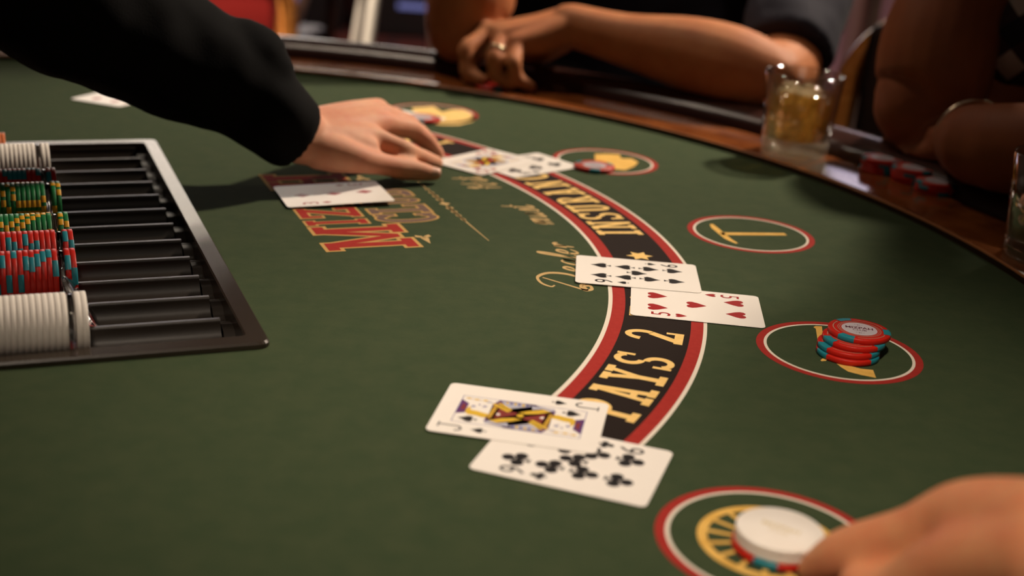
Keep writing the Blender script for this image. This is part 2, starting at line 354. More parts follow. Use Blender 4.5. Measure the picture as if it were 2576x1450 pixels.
# --- printing on the felt
ZP = .00012
def fpart(name, bm, m, z=0.0):
    o = obj(name, bm, m, felt); o.location.z = z; return o
def ring(bm, c, r0, r1, a0=0, a1=360, n=96):
    for i in range(n):
        a, b = a0 + (a1-a0)*i/n, a0 + (a1-a0)*(i+1)/n
        flat(bm, [pol(r0, a, c), pol(r1, a, c), pol(r1, b, c), pol(r0, b, c)])
for nm, r0, r1, m, z in (('band_inner_line', .4930, .4958, 'p_white', 1), ('band_inner_stripe', .4958, .5045, 'p_red', 1), ('band_centre', .5045, .5485, 'p_black', 1),
                         ('band_outer_stripe', .5485, .5566, 'p_red', 1), ('band_outer_line', .5566, .5590, 'p_white', 1)):
    bm = bmesh.new(); ring(bm, BC, r0, r1, -29.5, 88, 140); fpart(nm, bm, M[m], ZP)
CIRC = {'near': Vector((.124, .5073)), 'stack': Vector((.2089, .753)), 'pick': Vector((.1918, 1.006)), 'hat': Vector((.0822, 1.2248)), 'far': pol(.635, 59.4)}
for k, c in CIRC.items():
    bm = bmesh.new(); ring(bm, c, .0470, .0518); fpart('betting_circle', bm, M['p_red'], ZP)
    bm = bmesh.new(); ring(bm, c, .0451, .0470); fpart('betting_circle_line', bm, M['p_white'], ZP)
# glyphs: every glyph is a list of flat polygons on a unit-high cell
def rc(x0, y0, x1, y1, n=1): return [[(x0, y0), (x1, y0), (x1, y1), (x0, y1)]]
def dg(xa, ya, xb, yb, t): return [[(xa, ya), (xa+t, ya), (xb+t, yb), (xb, yb)]]
def ar(cx, cy, rx, ry, tx, ty, a0, a1, n=14):
    o = []
    for i in range(n):
        a, b = math.radians(a0 + (a1-a0)*i/n), math.radians(a0 + (a1-a0)*(i+1)/n)
        o.append([(cx+rx*math.cos(a), cy+ry*math.sin(a)), (cx+rx*math.cos(b), cy+ry*math.sin(b)), (cx+(rx-tx)*math.cos(b), cy+(ry-ty)*math.sin(b)), (cx+(rx-tx)*math.cos(a), cy+(ry-ty)*math.sin(a))])
    return o
sl = .13
GL_SRC = '''{
 'P': rc(.10, 0, .28, 1) + rc(0, 0, .40, sl) + rc(0, 1-sl, .3, 1) + ar(.28, .72, .32, .28, .17, .115, -90, 90),
 'A': dg(.06, 0, .22, 1, .14) + dg(.40, 0, .24, 1, .16) + rc(.15, .27, .47, .38) + rc(-.05, 0, .27, sl) + rc(.34, 0, .67, sl) + rc(.12, 1-sl, .42, 1),
 'Y': rc(.22, 0, .40, .46) + dg(.22, .42, .02, .95, .17) + dg(.24, .42, .44, .95, .15) + rc(.09, 0, .53, sl) + rc(-.06, 1-sl, .28, 1) + rc(.35, 1-sl, .68, 1),
 'S': ar(.31, .74, .30, .26, .16, .115, 25, 270) + ar(.29, .26, .30, .26, .16, .115, 90, -155) + rc(.50, .68, .60, .98) + rc(0, .02, .10, .32),
 '2': ar(.30, .70, .29, .30, .16, .115, 175, -35, 18) + [[(.37, .60), (.53, .52), (.24, .10), (.0, .0), (.0, .06)]] + rc(0, 0, .60, .15) + rc(.50, 0, .60, .30),
 'T': rc(.22, 0, .40, 1) + rc(.10, 0, .52, sl) + rc(0, 1-sl, .62, 1) + rc(0, .68, .09, 1) + rc(.53, .68, .62, 1),
 'O': ar(.31, .5, .31, .5, .17, .12, 0, 360, 24),
 '1': rc(.22, 0, .40, 1) + rc(.08, 0, .54, sl) + dg(.06, .74, .26, 1, .12),
 'I': rc(.10, 0, .28, 1) + rc(0, 0, .38, sl) + rc(0, 1-sl, .38, 1),
 'N': rc(.05, 0, .19, 1) + rc(.45, 0, .58, 1) + dg(.05, 1, .42, 0, .17) + rc(-.05, 0, .29, sl) + rc(-.05, 1-sl, .2, 1) + rc(.36, 1-sl, .68, 1),
 'U': rc(.06, .28, .23, 1) + rc(.42, .28, .57, 1) + ar(.315, .30, .255, .30, .16, .13, 180, 360) + rc(-.05, 1-sl, .32, 1) + rc(.34, 1-sl, .67, 1),
 'R': rc(.09, 0, .26, 1) + rc(-.03, 0, .36, sl) + rc(-.03, 1-sl, .3, 1) + ar(.26, .74, .30, .26, .16, .11, -90, 90) + dg(.26, .52, .46, 0, .17) + rc(.42, 0, .68, sl),
 'C': ar(.33, .5, .33, .5, .18, .12, 45, 315, 20) + rc(.50, .66, .62, .98) + rc(.50, .02, .60, .30),
 'E': rc(.09, 0, .27, 1) + rc(-.02, 0, .60, sl) + rc(-.02, 1-sl, .60, 1) + rc(.2, .44, .44, .56) + rc(.50, 0, .60, .3) + rc(.50, .70, .60, 1) + rc(.38, .34, .46, .66),
 'L': rc(.09, 0, .27, 1) + rc(-.02, 0, .60, sl) + rc(-.02, 1-sl, .38, 1) + rc(.50, 0, .60, .34),
 'B': rc(.09, 0, .26, 1) + rc(-.02, 0, .3, sl) + rc(-.02, 1-sl, .3, 1) + ar(.28, .74, .28, .26, .16, .11, -90, 90) + ar(.28, .27, .32, .27, .17, .115, -90, 90),
 'H': rc(.06, 0, .24, 1) + rc(.42, 0, .60, 1) + rc(.2, .44, .46, .57) + rc(-.04, 0, .32, sl) + rc(-.04, 1-sl, .32, 1) + rc(.35, 0, .70, sl) + rc(.35, 1-sl, .70, 1),
 'Z': rc(0, 0, .62, sl+.01) + rc(0, 1-sl-.01, .62, 1) + dg(0, .05, .43, .95, .19) + rc(.51, 0, .62, .34) + rc(0, .66, .11, 1),
 'M': rc(.05, 0, .21, 1) + rc(.73, 0, .89, 1) + dg(.09, 1, .40, .1, .14) + dg(.71, 1, .40, .1, .14) + rc(-.06, 0, .32, sl) + rc(.62, 0, 1.0, sl) + rc(-.06, 1-sl, .26, 1) + rc(.68, 1-sl, 1.0, 1),
}'''
GL = eval(GL_SRC)
def grow(poly, d):                      # a polygon pushed outwards by d (for the outline beneath a letter)
    c = (sum(p[0] for p in poly)/len(poly), sum(p[1] for p in poly)/len(poly)); n = len(poly); out = []
    ar_ = sum(poly[i][0]*poly[(i+1) % n][1] - poly[(i+1) % n][0]*poly[i][1] for i in range(n)); sg = 1 if ar_ > 0 else -1
    for i in range(n):
        p0, p1, p2 = Vector(poly[i-1]), Vector(poly[i]), Vector(poly[(i+1) % n])
        e1, e2 = (p1-p0), (p2-p1)
        if e1.length < 1e-6 or e2.length < 1e-6: out.append(tuple(p1)); continue
        n1, n2 = Vector((e1.y, -e1.x)).normalized()*sg, Vector((e2.y, -e2.x)).normalized()*sg
        b = n1 + n2; b = b/max(b.dot(n1), .35); out.append(tuple(p1 + b*d))
    return out
OD = .042                               # the same glyphs drawn fatter, for the outline beneath
_rc, _dg, _ar = rc, dg, ar
def rc(*a): return [grow(q, OD) for q in _rc(*a)]
def dg(*a): return [grow(q, OD) for q in _dg(*a)]
def ar(cx, cy, rx, ry, tx, ty, a0, a1, n=14): return _ar(cx, cy, rx+OD, ry+OD, tx+2*OD, ty+2*OD, a0, a1, n)
GLO = eval(GL_SRC)
def glyph_polar(ch, deg, h, rb, wscale, z, m, name='letter', centre=True):
    bm = bmesh.new(); wd = max(p[0] for q in GL[ch] for p in q)
    for n_, q in enumerate(GL[ch]):
        pts = []
        for x, y in q:
            r = rb - y*h; a = deg + math.degrees((x - (wd/2 if centre else 0))*h*wscale/(rb - h/2)); pts.append(pol(r, a))
        flat(bm, pts, n_*2e-6)
    return fpart(name, bm, m, z)
for ch, deg in [('P', -23.35), ('A', -20.4), ('Y', -17.6), ('S', -14.85), ('2', -10.05), ('T', -5.4), ('O', -2.4), ('1', 2.6),
                ('I', 14.75), ('N', 17.1), ('S', 19.75), ('U', 22.45), ('R', 25.3), ('A', 28.1), ('N', 31.0), ('C', 34.0), ('E', 36.8),
                ('P', 49.9), ('A', 52.8), ('Y', 55.7), ('S', 58.5), ('2', 63.3), ('T', 68), ('O', 71), ('1', 76)]:
    glyph_polar(ch, deg, .0372, .5448, 0.82, ZP + .0001, M['p_gold'])
def star(c, r0, r1, n, name, m, z, squash=1, rot=0):
    bm = bmesh.new(); pts = [Vector((math.cos(rot + PI*i/n)*(r0 if i % 2 == 0 else r1), math.sin(rot + PI*i/n)*(r0 if i % 2 == 0 else r1)*squash)) for i in range(2*n)]
    for i in range(2*n): flat(bm, [c, c + pts[i], c + pts[(i+1) % (2*n)]])
    return fpart(name, bm, m, z)
for d in (8.25, 43.2): star(pol(.5262, d), .0105, .0056, 6, 'star', M['p_gold'], ZP + .0001, rot=math.radians(d))
# the house name in front of the tray: big outlined letters, two grey-mauve rows below
def logo(ch, v0, v1, u0, u1, m, d=.05):
    wd = max(p[0] for q in GL[ch] for p in q); lo = min(p[0] for q in GL[ch] for p in q)
    for name, dd, mm, z in (('letter_outline', d, M['p_outline'], ZP), ('letter', 0, m, ZP + .0001)):
        bm = bmesh.new()
        for n_, q in enumerate(GLO[ch] if dd else GL[ch]):
            flat(bm, [uv(u1 - y*(u1-u0), v0 + (x-lo)/(wd-lo)*(v1-v0)) for x, y in q], n_*2e-6)
        fpart(name, bm, mm, z)
logo('M', -.0856, -.0277, .281, .3495, M['p_red'], .035); logo('H', .083, .131, .276, .346, M['p_red'], .035)
for ch, a, b in (('I', -.0224, -.0103), ('Z', -.0025, .0225), ('P', .0270, .0510), ('A', .0545, .0800)): logo(ch, a, b, .2805, .3285, M['p_red'], .045)
for ch, a, b in (('C', -.0245, -.0015), ('L', .0015, .0235), ('U', .0260, .0480), ('B', .0505, .0725)): logo(ch, a, b, .338, .388, M['p_grey'], .045)
def ribbon(bm, pts, w, mp, sub=6, taper=True):
    Q = catmull(pts, sub); n = len(Q)
    L = []
    for i in range(n):
        p, q = Q[max(i-1, 0)], Q[min(i+1, n-1)]; t = Vector((q[0]-p[0], q[1]-p[1]))
        if t.length < 1e-9: t = Vector((1, 0))
        t.normalize(); nn = Vector((-t.y, t.x)); k = i/(n-1)
        ww = w*(.55 + .45*abs(t.y))*(min(1, .45 + 2.5*min(k, 1-k)) if taper else 1)/2
        L.append((mp(Q[i][0]+nn.x*ww, Q[i][1]+nn.y*ww), mp(Q[i][0]-nn.x*ww, Q[i][1]-nn.y*ww)))
    for i in range(n-1): flat(bm, [L[i][0], L[i][1], L[i+1][1], L[i+1][0]])
# flourishes round the name
FV = .0225
bm = bmesh.new(); mp = lambda x, y: uv(.4068 + y, FV + x)
for s in (-1, 1):
    flat(bm, [mp(s*.004, .0011), mp(s*.104, .0003), mp(s*.104, -.0003), mp(s*.004, -.0011)])
    for k in range(4):
        x = s*(.006 + k*.011); flat(bm, [mp(x, 0), mp(x + s*.007, .0034 - .0004*k), mp(x + s*.0135, 0), mp(x + s*.007, -.0034 + .0004*k)])
flat(bm, [mp(-.005, 0), mp(0, .005), mp(.005, 0), mp(0, -.005)]); fpart('flourish_line', bm, M['p_tan'], ZP)
for s in (-1, 1):
    bm = bmesh.new(); mp = lambda x, y: uv(.360 + y*.8, FV + s*.089 + x*.8)
    for poly in ([(-.018*s*-1, 0), (0, .004), (.004, 0), (0, -.004)], [(0, 0), (.004*s*-1, .008), (.010*s*-1, .007), (.006*s*-1, .001)], [(0, 0), (.004*s*-1, -.008), (.010*s*-1, -.007), (.006*s*-1, -.001)]):
        flat(bm, [mp(*p) for p in poly])
    fpart('flourish_star', bm, M['p_tan'], ZP)
# the script line inside the band; x runs along the arc, y towards the dealer, in letter heights
SC = {
 'D': [[(.42, .95), (.10, .30), (.02, .04), (.22, .10), (.30, -.02), (.12, -.06), (.0, .08), (.22, .16), (.62, .06), (.86, .42), (.78, .82), (.42, 1.05), (.05, .98), (-.10, .78), (.02, .70)]],
 'e': [[(.02, .22), (.22, .30), (.30, .45), (.18, .52), (.06, .34), (.08, .08), (.22, .02), (.40, .16)]],
 'a': [[(.34, .44), (.20, .52), (.05, .34), (.04, .08), (.16, .02), (.30, .22), (.36, .48), (.30, .10), (.38, .02), (.50, .14)]],
 'l': [[(.02, .14), (.22, .60), (.30, .98), (.20, .99), (.10, .60), (.06, .12), (.14, .02), (.28, .14)]],
 'r': [[(.0, .22), (.12, .50), (.10, .02)], [(.11, .20), (.24, .48), (.34, .46), (.38, .38)]],
 'm': [[(.0, .22), (.12, .50), (.06, .02)], [(.08, .20), (.22, .48), (.30, .44), (.24, .02)], [(.26, .20), (.40, .48), (.48, .44), (.44, .06), (.56, .10)]],
 'u': [[(.04, .48), (.02, .10), (.12, .02), (.26, .24), (.32, .48), (.28, .08), (.36, .02), (.46, .14)]],
 's': [[(.0, .10), (.18, .50), (.24, .22), (.18, .02), (.02, .06)]],
 't': [[(.16, .90), (.06, .20), (.10, .02), (.22, .06), (.30, .16)], [(-.06, .56), (.30, .60)]],
 'H': [[(.02, .70), (.18, .95), (.10, .0)], [(.60, .98), (.46, .02), (.60, .06)], [(.0, .46), (.34, .54), (.70, .50)]],
 'i': [[(.0, .22), (.10, .48), (.06, .08), (.14, .02), (.24, .14)], [(.13, .70), (.17, .74)]],
 'o': [[(.20, .50), (.04, .34), (.06, .06), (.22, .02), (.34, .26), (.26, .50), (.18, .42), (.40, .40)]],
 'f': [[(.36, .90), (.26, .99), (.16, .60), (.06, -.20)], [(-.02, .44), (.32, .50)]],
 '1': [[(.06, .78), (.20, .96), (.10, .02)]], '7': [[(.02, .86), (.14, .94), (.46, .92), (.16, .0)]],
}
def script(word, deg, h=.0300, rb=.4795, adv=None):
    x = 0
    for ch in word:
        bm = bmesh.new(); mp = lambda a, b: pol(rb - b*h, deg + math.degrees((x + (a + b*.22)*h)/(rb - h*.4)))
        for st in SC[ch]: ribbon(bm, st, .115, mp)
        fpart('script_letter', bm, M['p_tan'], ZP)
        x += {'D': .95, 'm': .62, 'H': .74, 'i': .26, 'l': .30, 'r': .42, 't': .34, 's': .32}.get(ch, .46)*h*1.12
script('D', -1.6, .034); script('ealer', 3.0); script('must', 17.4); script('Hit', 30.8); script('soft', 43.2); script('17', 55.5)
# emblems in the betting circles
def emblem(polys, m=M['p_orange']):
    bm = bmesh.new()
    for q in polys: flat(bm, q)
    return fpart('emblem', bm, m, ZP)
k6 = lambda x, y: G(1880 + x/5.6, 780 + y/5.6).xy
emblem([[k6(*p) for p in q] for q in ([(930, 245), (960, 230), (1050, 235), (1058, 300), (1100, 420), (985, 405), (965, 270)], [(985, 405), (1100, 420), (1320, 610), (1250, 740), (1010, 640)],
        [(1010, 640), (1250, 740), (1420, 760), (1480, 800), (1320, 810), (1240, 745), (1110, 700)], [(1320, 810), (1480, 800), (1600, 832), (1770, 850), (1815, 962), (1600, 920), (1420, 872)], [(1030, 715), (1050, 727), (1105, 722), (1140, 690), (1070, 675)])])
P1 = Vector((.2216, 1.0119)); P2 = Vector((.1665, .9995)); dd = (P1-P2).normalized(); nn = Vector((-dd.y, dd.x))
bm = bmesh.new(); flat(bm, [P1 + nn*.0031, P2 + nn*.0036, P2 - nn*.0036, P1 - nn*.0031])
ribbon(bm, [(.1622, 1.0262), (.1632, 1.0170), (.1660, 1.0050), (.1680, .9965), (.1708, .9860), (.1760, .9752)], .0058, lambda a, b: Vector((a, b)), 8); fpart('emblem', bm, M['p_orange'], ZP)
bm = bmesh.new(); c = CIRC['near']; ring(bm, c, .0280, .0326, n=72); ring(bm, c, .0, .007, n=24)
for i in range(16):
    a = 2*PI*(i+.4)/16; d = Vector((math.cos(a), math.sin(a))); nn = Vector((-d.y, d.x)); flat(bm, [c + d*.005 + nn*.001, c + d*.0284 + nn*.0013, c + d*.0284 - nn*.0013, c + d*.005 - nn*.001])
fpart('emblem', bm, M['p_orange'], ZP)
k8 = lambda x, y: G(1380 + x/8.587, 360 + y/8.587).xy
emblem([[k8(*p) for p in q] for q in ([(1000, 240), (1230, 236), (1530, 250), (1570, 335), (1400, 480), (1000, 480)], [(1400, 480), (1570, 335), (1800, 340), (1940, 420), (1850, 510), (1650, 590), (1440, 570), (1200, 540)])])
k9 = lambda x, y: G(960 + x/9.2, 240 + y/9.2).xy
emblem([[k9(*p) for p in q] for q in ([(700, 290), (1200, 258), (1400, 385), (1400, 690), (1100, 660), (800, 600)], [(1400, 385), (1650, 330), (1900, 340), (2100, 440), (2190, 520), (2100, 610), (1800, 690), (1400, 690)])], M['p_gold'])

# ------------------------------------------------------------------ chip tray
tray = empty('chip_tray', (*uv(.07, 0), 0), (0, 0, ANG))
tag(tray, 'black plastic chip tray with twelve troughs sunk into the felt at left', 'chip tray')
PITCH_T = .0408; TO = .07     # tray-local x is measured from u = .07
def rim(bm):
    out = [(TU0, -TVH), (TU1, -TVH), (TU1, TVH), (TU0, TVH)]; inn = [(TU0+.014, -.2452), (.1895, -.2452), (.1895, .2452), (TU0+.014, .2452)]
    def rnd(P, r, n=5):
        o = []
        for i, (sx, sy) in enumerate(((1, 1), (-1, 1), (-1, -1), (1, -1))):
            cx, cy = P[i][0] + sx*r, P[i][1] + sy*r; b = PI + i*PI/2
            for j in range(n+1): a = b + PI/2*j/n; o.append((cx + r*math.cos(a), cy + r*math.sin(a)))
        return o
    L = []
    for pts, z in ((rnd(out, .007), .0003), (rnd(out, .007), .0028), (rnd([(x - .0012*(1 if x > 0 else -1), y - .0012*(1 if y > 0 else -1)) for x, y in out], .0065), .0042),
                   (rnd([(x + (.001 if x > 0 else -.001), y + (.001 if y > 0 else -.001)) for x, y in inn], .004), .0042), (rnd(inn, .003), .0034), (rnd(inn, .003), -.012)):
        L.append([bm.verts.new((x - TO, y, z)) for x, y in pts])
    for A, B2 in zip(L, L[1:]):
        for i in range(len(A)): f = bm.faces.new((A[i], A[(i+1) % len(A)], B2[(i+1) % len(A)], B2[i])); f.smooth = False
bm = bmesh.new(); rim(bm); obj('rim', bm, M['tray'], tray)
# one trough: a shallow half pipe with an upright ridge either side and a rounded end stop
bm = bmesh.new(); RT, ZC = .0202, .0085; half = PITCH_T/2
prof = []
a_m = math.acos((ZC + .0)/RT)
prof = [(-half, -.016), (-half, .0), (-half + .0016, .0)]
aa = math.asin((half - .0016)/RT) if (half - .0016) < RT else 1.3
zz = lambda y: ZC - math.sqrt(max(RT*RT - y*y, 0))
for i in range(15):
    y = -.0186 + 2*.0186*i/14; prof.append((y, -.0012 - .0125*math.sqrt(max(1 - (y/.01865)**2, 0))))
prof += [(half - .0016, .0), (half, .0), (half, -.016)]
def sweep(bm, prof, x0, x1):
    A = [bm.verts.new((x0, y, z)) for y, z in prof]; B2 = [bm.verts.new((x1, y, z)) for y, z in prof]
    for i in range(len(prof)-1): f = bm.faces.new((A[i], B2[i], B2[i+1], A[i+1])); f.smooth = True
sweep(bm, prof, TU0 + .014 - TO, .182 - TO); tube_me = bpy.data.meshes.new('trough'); bm.to_mesh(tube_me); bm.free()
bm = bmesh.new(); pr2 = [(-half, -.016), (-half, -.004)] + [(-.012 + .024*i/8, -.0045 - .006*math.sqrt(max(1 - ((-.012 + .024*i/8)/.0122)**2, 0))) for i in range(9)] + [(half, -.004), (half, -.016)]
sweep(bm, pr2, .1825 - TO, .1895 - TO); stop_me = bpy.data.meshes.new('end_stop'); bm.to_mesh(stop_me); bm.free()
for k in range(12):
    o = obj('trough', tube_me, M['tray_tube'], tray, (0, (k-5.5)*PITCH_T, 0)); s = obj('end_stop', stop_me, M['tray_tube'], o)
bm = bmesh.new(); bm_box(bm, (.065 - TO, 0, -.024), (TU1 - TU0 - .01, 2*TVH - .01, .012)); obj('tray_floor', bm, M['tray'], tray)

# ------------------------------------------------------------------ gaming chips
CR, CT = .0195, .0033
bm = bmesh.new(); bm_lathe(bm, [(.0001, 0), (CR-.0003, 0), (CR, .0003), (CR, CT-.0003), (CR-.0003, CT), (.0001, CT)], 40)
chip_me = bpy.data.meshes.new('chip_body'); bm.to_mesh(chip_me); bm.free()
def spot_mesh(half_deg, rin):
    bm = bmesh.new(); e = .00013
    pr = [(rin, CT+e), (CR-.0003, CT+e), (CR+e, CT-.0003), (CR+e, .0003), (CR-.0003, -e), (rin, -e)]
    bm_lathe(bm, pr, 6, a0=-math.radians(half_deg), a1=math.radians(half_deg)); m = bpy.data.meshes.new('edge_spot'); bm.to_mesh(m); bm.free(); return m
spot_red, spot_green = spot_mesh(16, .0150), spot_mesh(7.5, .0150)
def chip_kind(mname):
    m = chip_me.copy(); m.materials.append(M[mname]); return m
CM = {k: chip_kind(v) for k, v in (('white', 'c_white'), ('red', 'c_red'), ('green', 'c_green'), ('orange', 'c_orange'))}
spot_red.materials.append(M['c_teal']); spot_green.materials.append(M['c_yellow'])
bm = bmesh.new(); bm_lathe(bm, [(.0001, CT+.00012), (.0112, CT+.00012)], 36); inlay_me = bpy.data.meshes.new('inlay'); bm.to_mesh(inlay_me); bm.free(); inlay_me.materials.append(M['c_inlay'])
bm = bmesh.new()
for r in (.0120, .0132): bm_lathe(bm, [(r, CT+.0001), (r+.0004, CT+.0001)], 36)
for a in (0, 120, 240): bm_lathe(bm, [(.0160, CT+.0001), (.0166, CT+.0001)], 16, a0=math.radians(a+22), a1=math.radians(a+98))
ring_me = bpy.data.meshes.new('mould_ring'); bm.to_mesh(ring_me); bm.free(); ring_me.materials.append(M['c_ring'])
def text_mesh(txt, size, name, m, align='CENTER', bold=0.0, sx=1.0):
    cu = bpy.data.curves.new(name, 'FONT'); cu.body = txt; cu.size = size; cu.align_x = align; cu.align_y = 'CENTER'; cu.offset = bold
    o = bpy.data.objects.new(name, cu); C.objects.link(o); o.scale.x = 1; dg_ = bpy.context.evaluated_depsgraph_get(); dg_.update()
    me = bpy.data.meshes.new_from_object(o.evaluated_get(dg_)); bpy.data.objects.remove(o); me.materials.clear(); me.materials.append(m)
    for v in me.vertices: v.co.x *= sx
    return me
ink_me = [text_mesh('MIZPAH', .0052, 'print', M['c_ink'], bold=.00012, sx=.95), text_mesh('CLUB', .0036, 'print', M['c_ink'], bold=.00002)]
import bmesh as _b
def merge_meshes(parts, name, m):
    bm = bmesh.new()
    for me, mtx in parts:
        n0 = len(bm.verts); bm.from_mesh(me); bm.verts.ensure_lookup_table()
        for v in bm.verts[n0:]: v.co = mtx @ v.co
    me = bpy.data.meshes.new(name); bm.to_mesh(me); bm.free(); me.materials.clear(); me.materials.append(m)
    for p in me.polygons: p.material_index = 0
    return me
small = text_mesh('* $5 *', .0022, 'print', M['c_ink'])
ink = merge_meshes([(ink_me[0], Matrix.Translation((0, .0016, CT+.0002))), (ink_me[1], Matrix.Translation((0, -.0024, CT+.0002))), (small, Matrix.Translation((0, .0070, CT+.0002))), (small, Matrix.Translation((0, -.0072, CT+.0002)))], 'print', M['c_ink'])
faint = merge_meshes([(ink_me[0], Matrix.Translation((0, .0010, CT+.0001))), (ink_me[1], Matrix.Translation((0, -.0030, CT+.0001)))], 'print', M['c_faint'])
def chip(kind, label, loc, rotz=0.0, group=None, mtx=None, detail=True, tilt=None):
    o = obj('gaming_chip', CM[kind]); tag(o, label, 'chip', group)
    o.matrix_world = mtx if mtx is not None else Matrix.Translation(loc) @ Euler((*(tilt or (0, 0)), rotz)).to_matrix().to_4x4()
    if kind in ('red', 'orange'):
        for a in range(3): obj('edge_spot', spot_red, None, o, rot=(0, 0, a*2*PI/3))
    if kind == 'green':
        for a in range(4):
            for d in (-.20, .20): obj('edge_spot', spot_green, None, o, rot=(0, 0, a*PI/2 + d))
    if detail and kind == 'red':
        obj('inlay', inlay_me, None, o); obj('mould_ring', ring_me, None, o); obj('print', ink, None, o, rot=(0, 0, 0))
    if detail and kind == 'white': obj('print', faint, None, o)
    return o
ORD = 'first second third fourth fifth sixth seventh eighth ninth tenth eleventh twelfth thirteenth fourteenth fifteenth sixteenth seventeenth eighteenth nineteenth'.split()
def edge_mtx(u, k, rot):        # a chip standing on edge in trough k, its axis along the trough
    p = uv(u, (k-5.5)*PITCH_T); return Matrix.Translation((p.x, p.y, .0100)) @ Matrix.Rotation(ANG, 4, 'Z') @ Matrix.Rotation(PI/2, 4, 'Y') @ Matrix.Rotation(rot, 4, 'Z')
ROWS = [(0, 'white', 'nearest white row'), (2, 'red', 'nearest red row'), (3, 'red', 'middle red row'), (4, 'green', 'nearer green row'), (6, 'green', 'farther green row'), (7, 'red', 'farthest red row'), (9, 'white', 'far white row'), (10, 'orange', 'orange row')]
bm = bmesh.new(); bm_lathe(bm, [(.0001, 0), (.0178, 0), (.0186, .0006), (.0186, .0030), (.0178, .0036), (.0001, .0036)], 36); disc_me = bpy.data.meshes.new('spacer'); bm.to_mesh(disc_me); bm.free(); disc_me.materials.append(M['clear'])
for k, kind, rn in ROWS:
    rot = random.random()*6; ue = .0925 + random.uniform(-.001, .001) if kind != 'orange' else .070
    st = random.choice((.17, -.17))
    for i in range(15):
        if random.random() < .2: st = random.choice((.17, -.17, 0.0, .9, .31))
        rot += st
        if kind == 'red' and random.random() < .5: rot += random.uniform(.2, 2)
        u = ue - (i+1)*(CT + .00006)
        chip(kind, f'{kind} chip on edge in the {rn} of the tray, {ORD[i]} behind its spacer', None, mtx=edge_mtx(u, k, rot), group=f'{rn} of chips in the tray', detail=False)
    if kind == 'orange': continue
    o = obj('chip_spacer', disc_me); p = uv(ue + .0003, (k-5.5)*PITCH_T); o.matrix_world = edge_mtx(ue + .0003, k, 0)
    tag(o, f'clear round acrylic spacer among the chips of the {rn} in the tray', 'spacer', 'clear spacers in the chip tray')
    for j in range(2):
        rot += .5; chip(kind, f'{kind} chip of the {rn} in the tray, ' + ('just past the clear spacer' if j == 0 else 'last at the open end'), None, mtx=edge_mtx(ue + .0042 + j*(CT+.00006), k, rot), group=f'{rn} of chips in the tray', detail=False)
p = uv(.1005, -4.5*PITCH_T); o = obj('chip_spacer', disc_me); o.matrix_world = Matrix.Translation((p.x, p.y, .0075)) @ Matrix.Rotation(ANG, 4, 'Z') @ Matrix.Rotation(1.05, 4, 'Y')
tag(o, 'clear round acrylic spacer leaning in the empty trough beside the nearest white row', 'spacer', 'clear spacers in the chip tray')
# the bet in front of the two middle cards: four red chips, slid askew
base = Vector((.2130, .7474))
for i, (dx, dy, rz) in enumerate(((0, 0, -.35), (.0006, .0022, -.42), (.0040, .0058, -.62), (.0082, .0114, -.40))):
    chip('red', 'red and teal chip of the stack on the pistol circle, ' + ('bottom one', 'second from the bottom', 'third from the bottom', 'the top one')[i], (base.x + dx, base.y + dy, .0003 + i*(CT+.00005)), rz - .22 + (4.05, 4.1, 4.35, 4.66)[i], 'stack of red chips in the pistol circle')
for ch_ in bpy.data.objects:
    if ch_.name.startswith('print') and ch_.parent and ch_.parent.get('label', '').endswith('the top one'): ch_.rotation_euler.z = -.14 - (-.40 - .22 + 4.66)
c = Vector((.1255, .5010))
chip('red', 'red and teal gaming chip under two white chips on the wagon wheel circle', (c.x, c.y, .0003), 2.2, 'stack in the wagon wheel circle')
for i in range(2): chip('white', ('lower white gaming chip on the wagon wheel circle', 'topmost white gaming chip on the wagon wheel circle')[i], (c.x + .001, c.y + .0008, .0003 + (i+1)*(CT+.00005)), -.5, 'stack in the wagon wheel circle')
chip('red', 'single red and teal chip on the circle beside the six of clubs', (.0702, 1.1905, .0004), 2.6); 
chip('red', 'red gaming chip on the farthest betting circle beyond the dealer\'s fingers', (-.1090, 1.3500, .0010), .4)
# three short stacks on the wooden rail
for s, (px, py, n) in enumerate(((2213, 430, 4), (2291, 455, 4), (2352, 481, 3))):
    p = G(px, py, .0068)
    for i in range(n):
        chip('red', f'red and teal chip on the rail, {ORD[i]} from the bottom of the ' + ('left stack', 'middle stack', 'right stack')[s], (p.x + random.uniform(-.001, .001), p.y + random.uniform(-.001, .001), .0068 + i*(CT+.00005)), random.random()*6, 'chip stacks on the wooden rail')

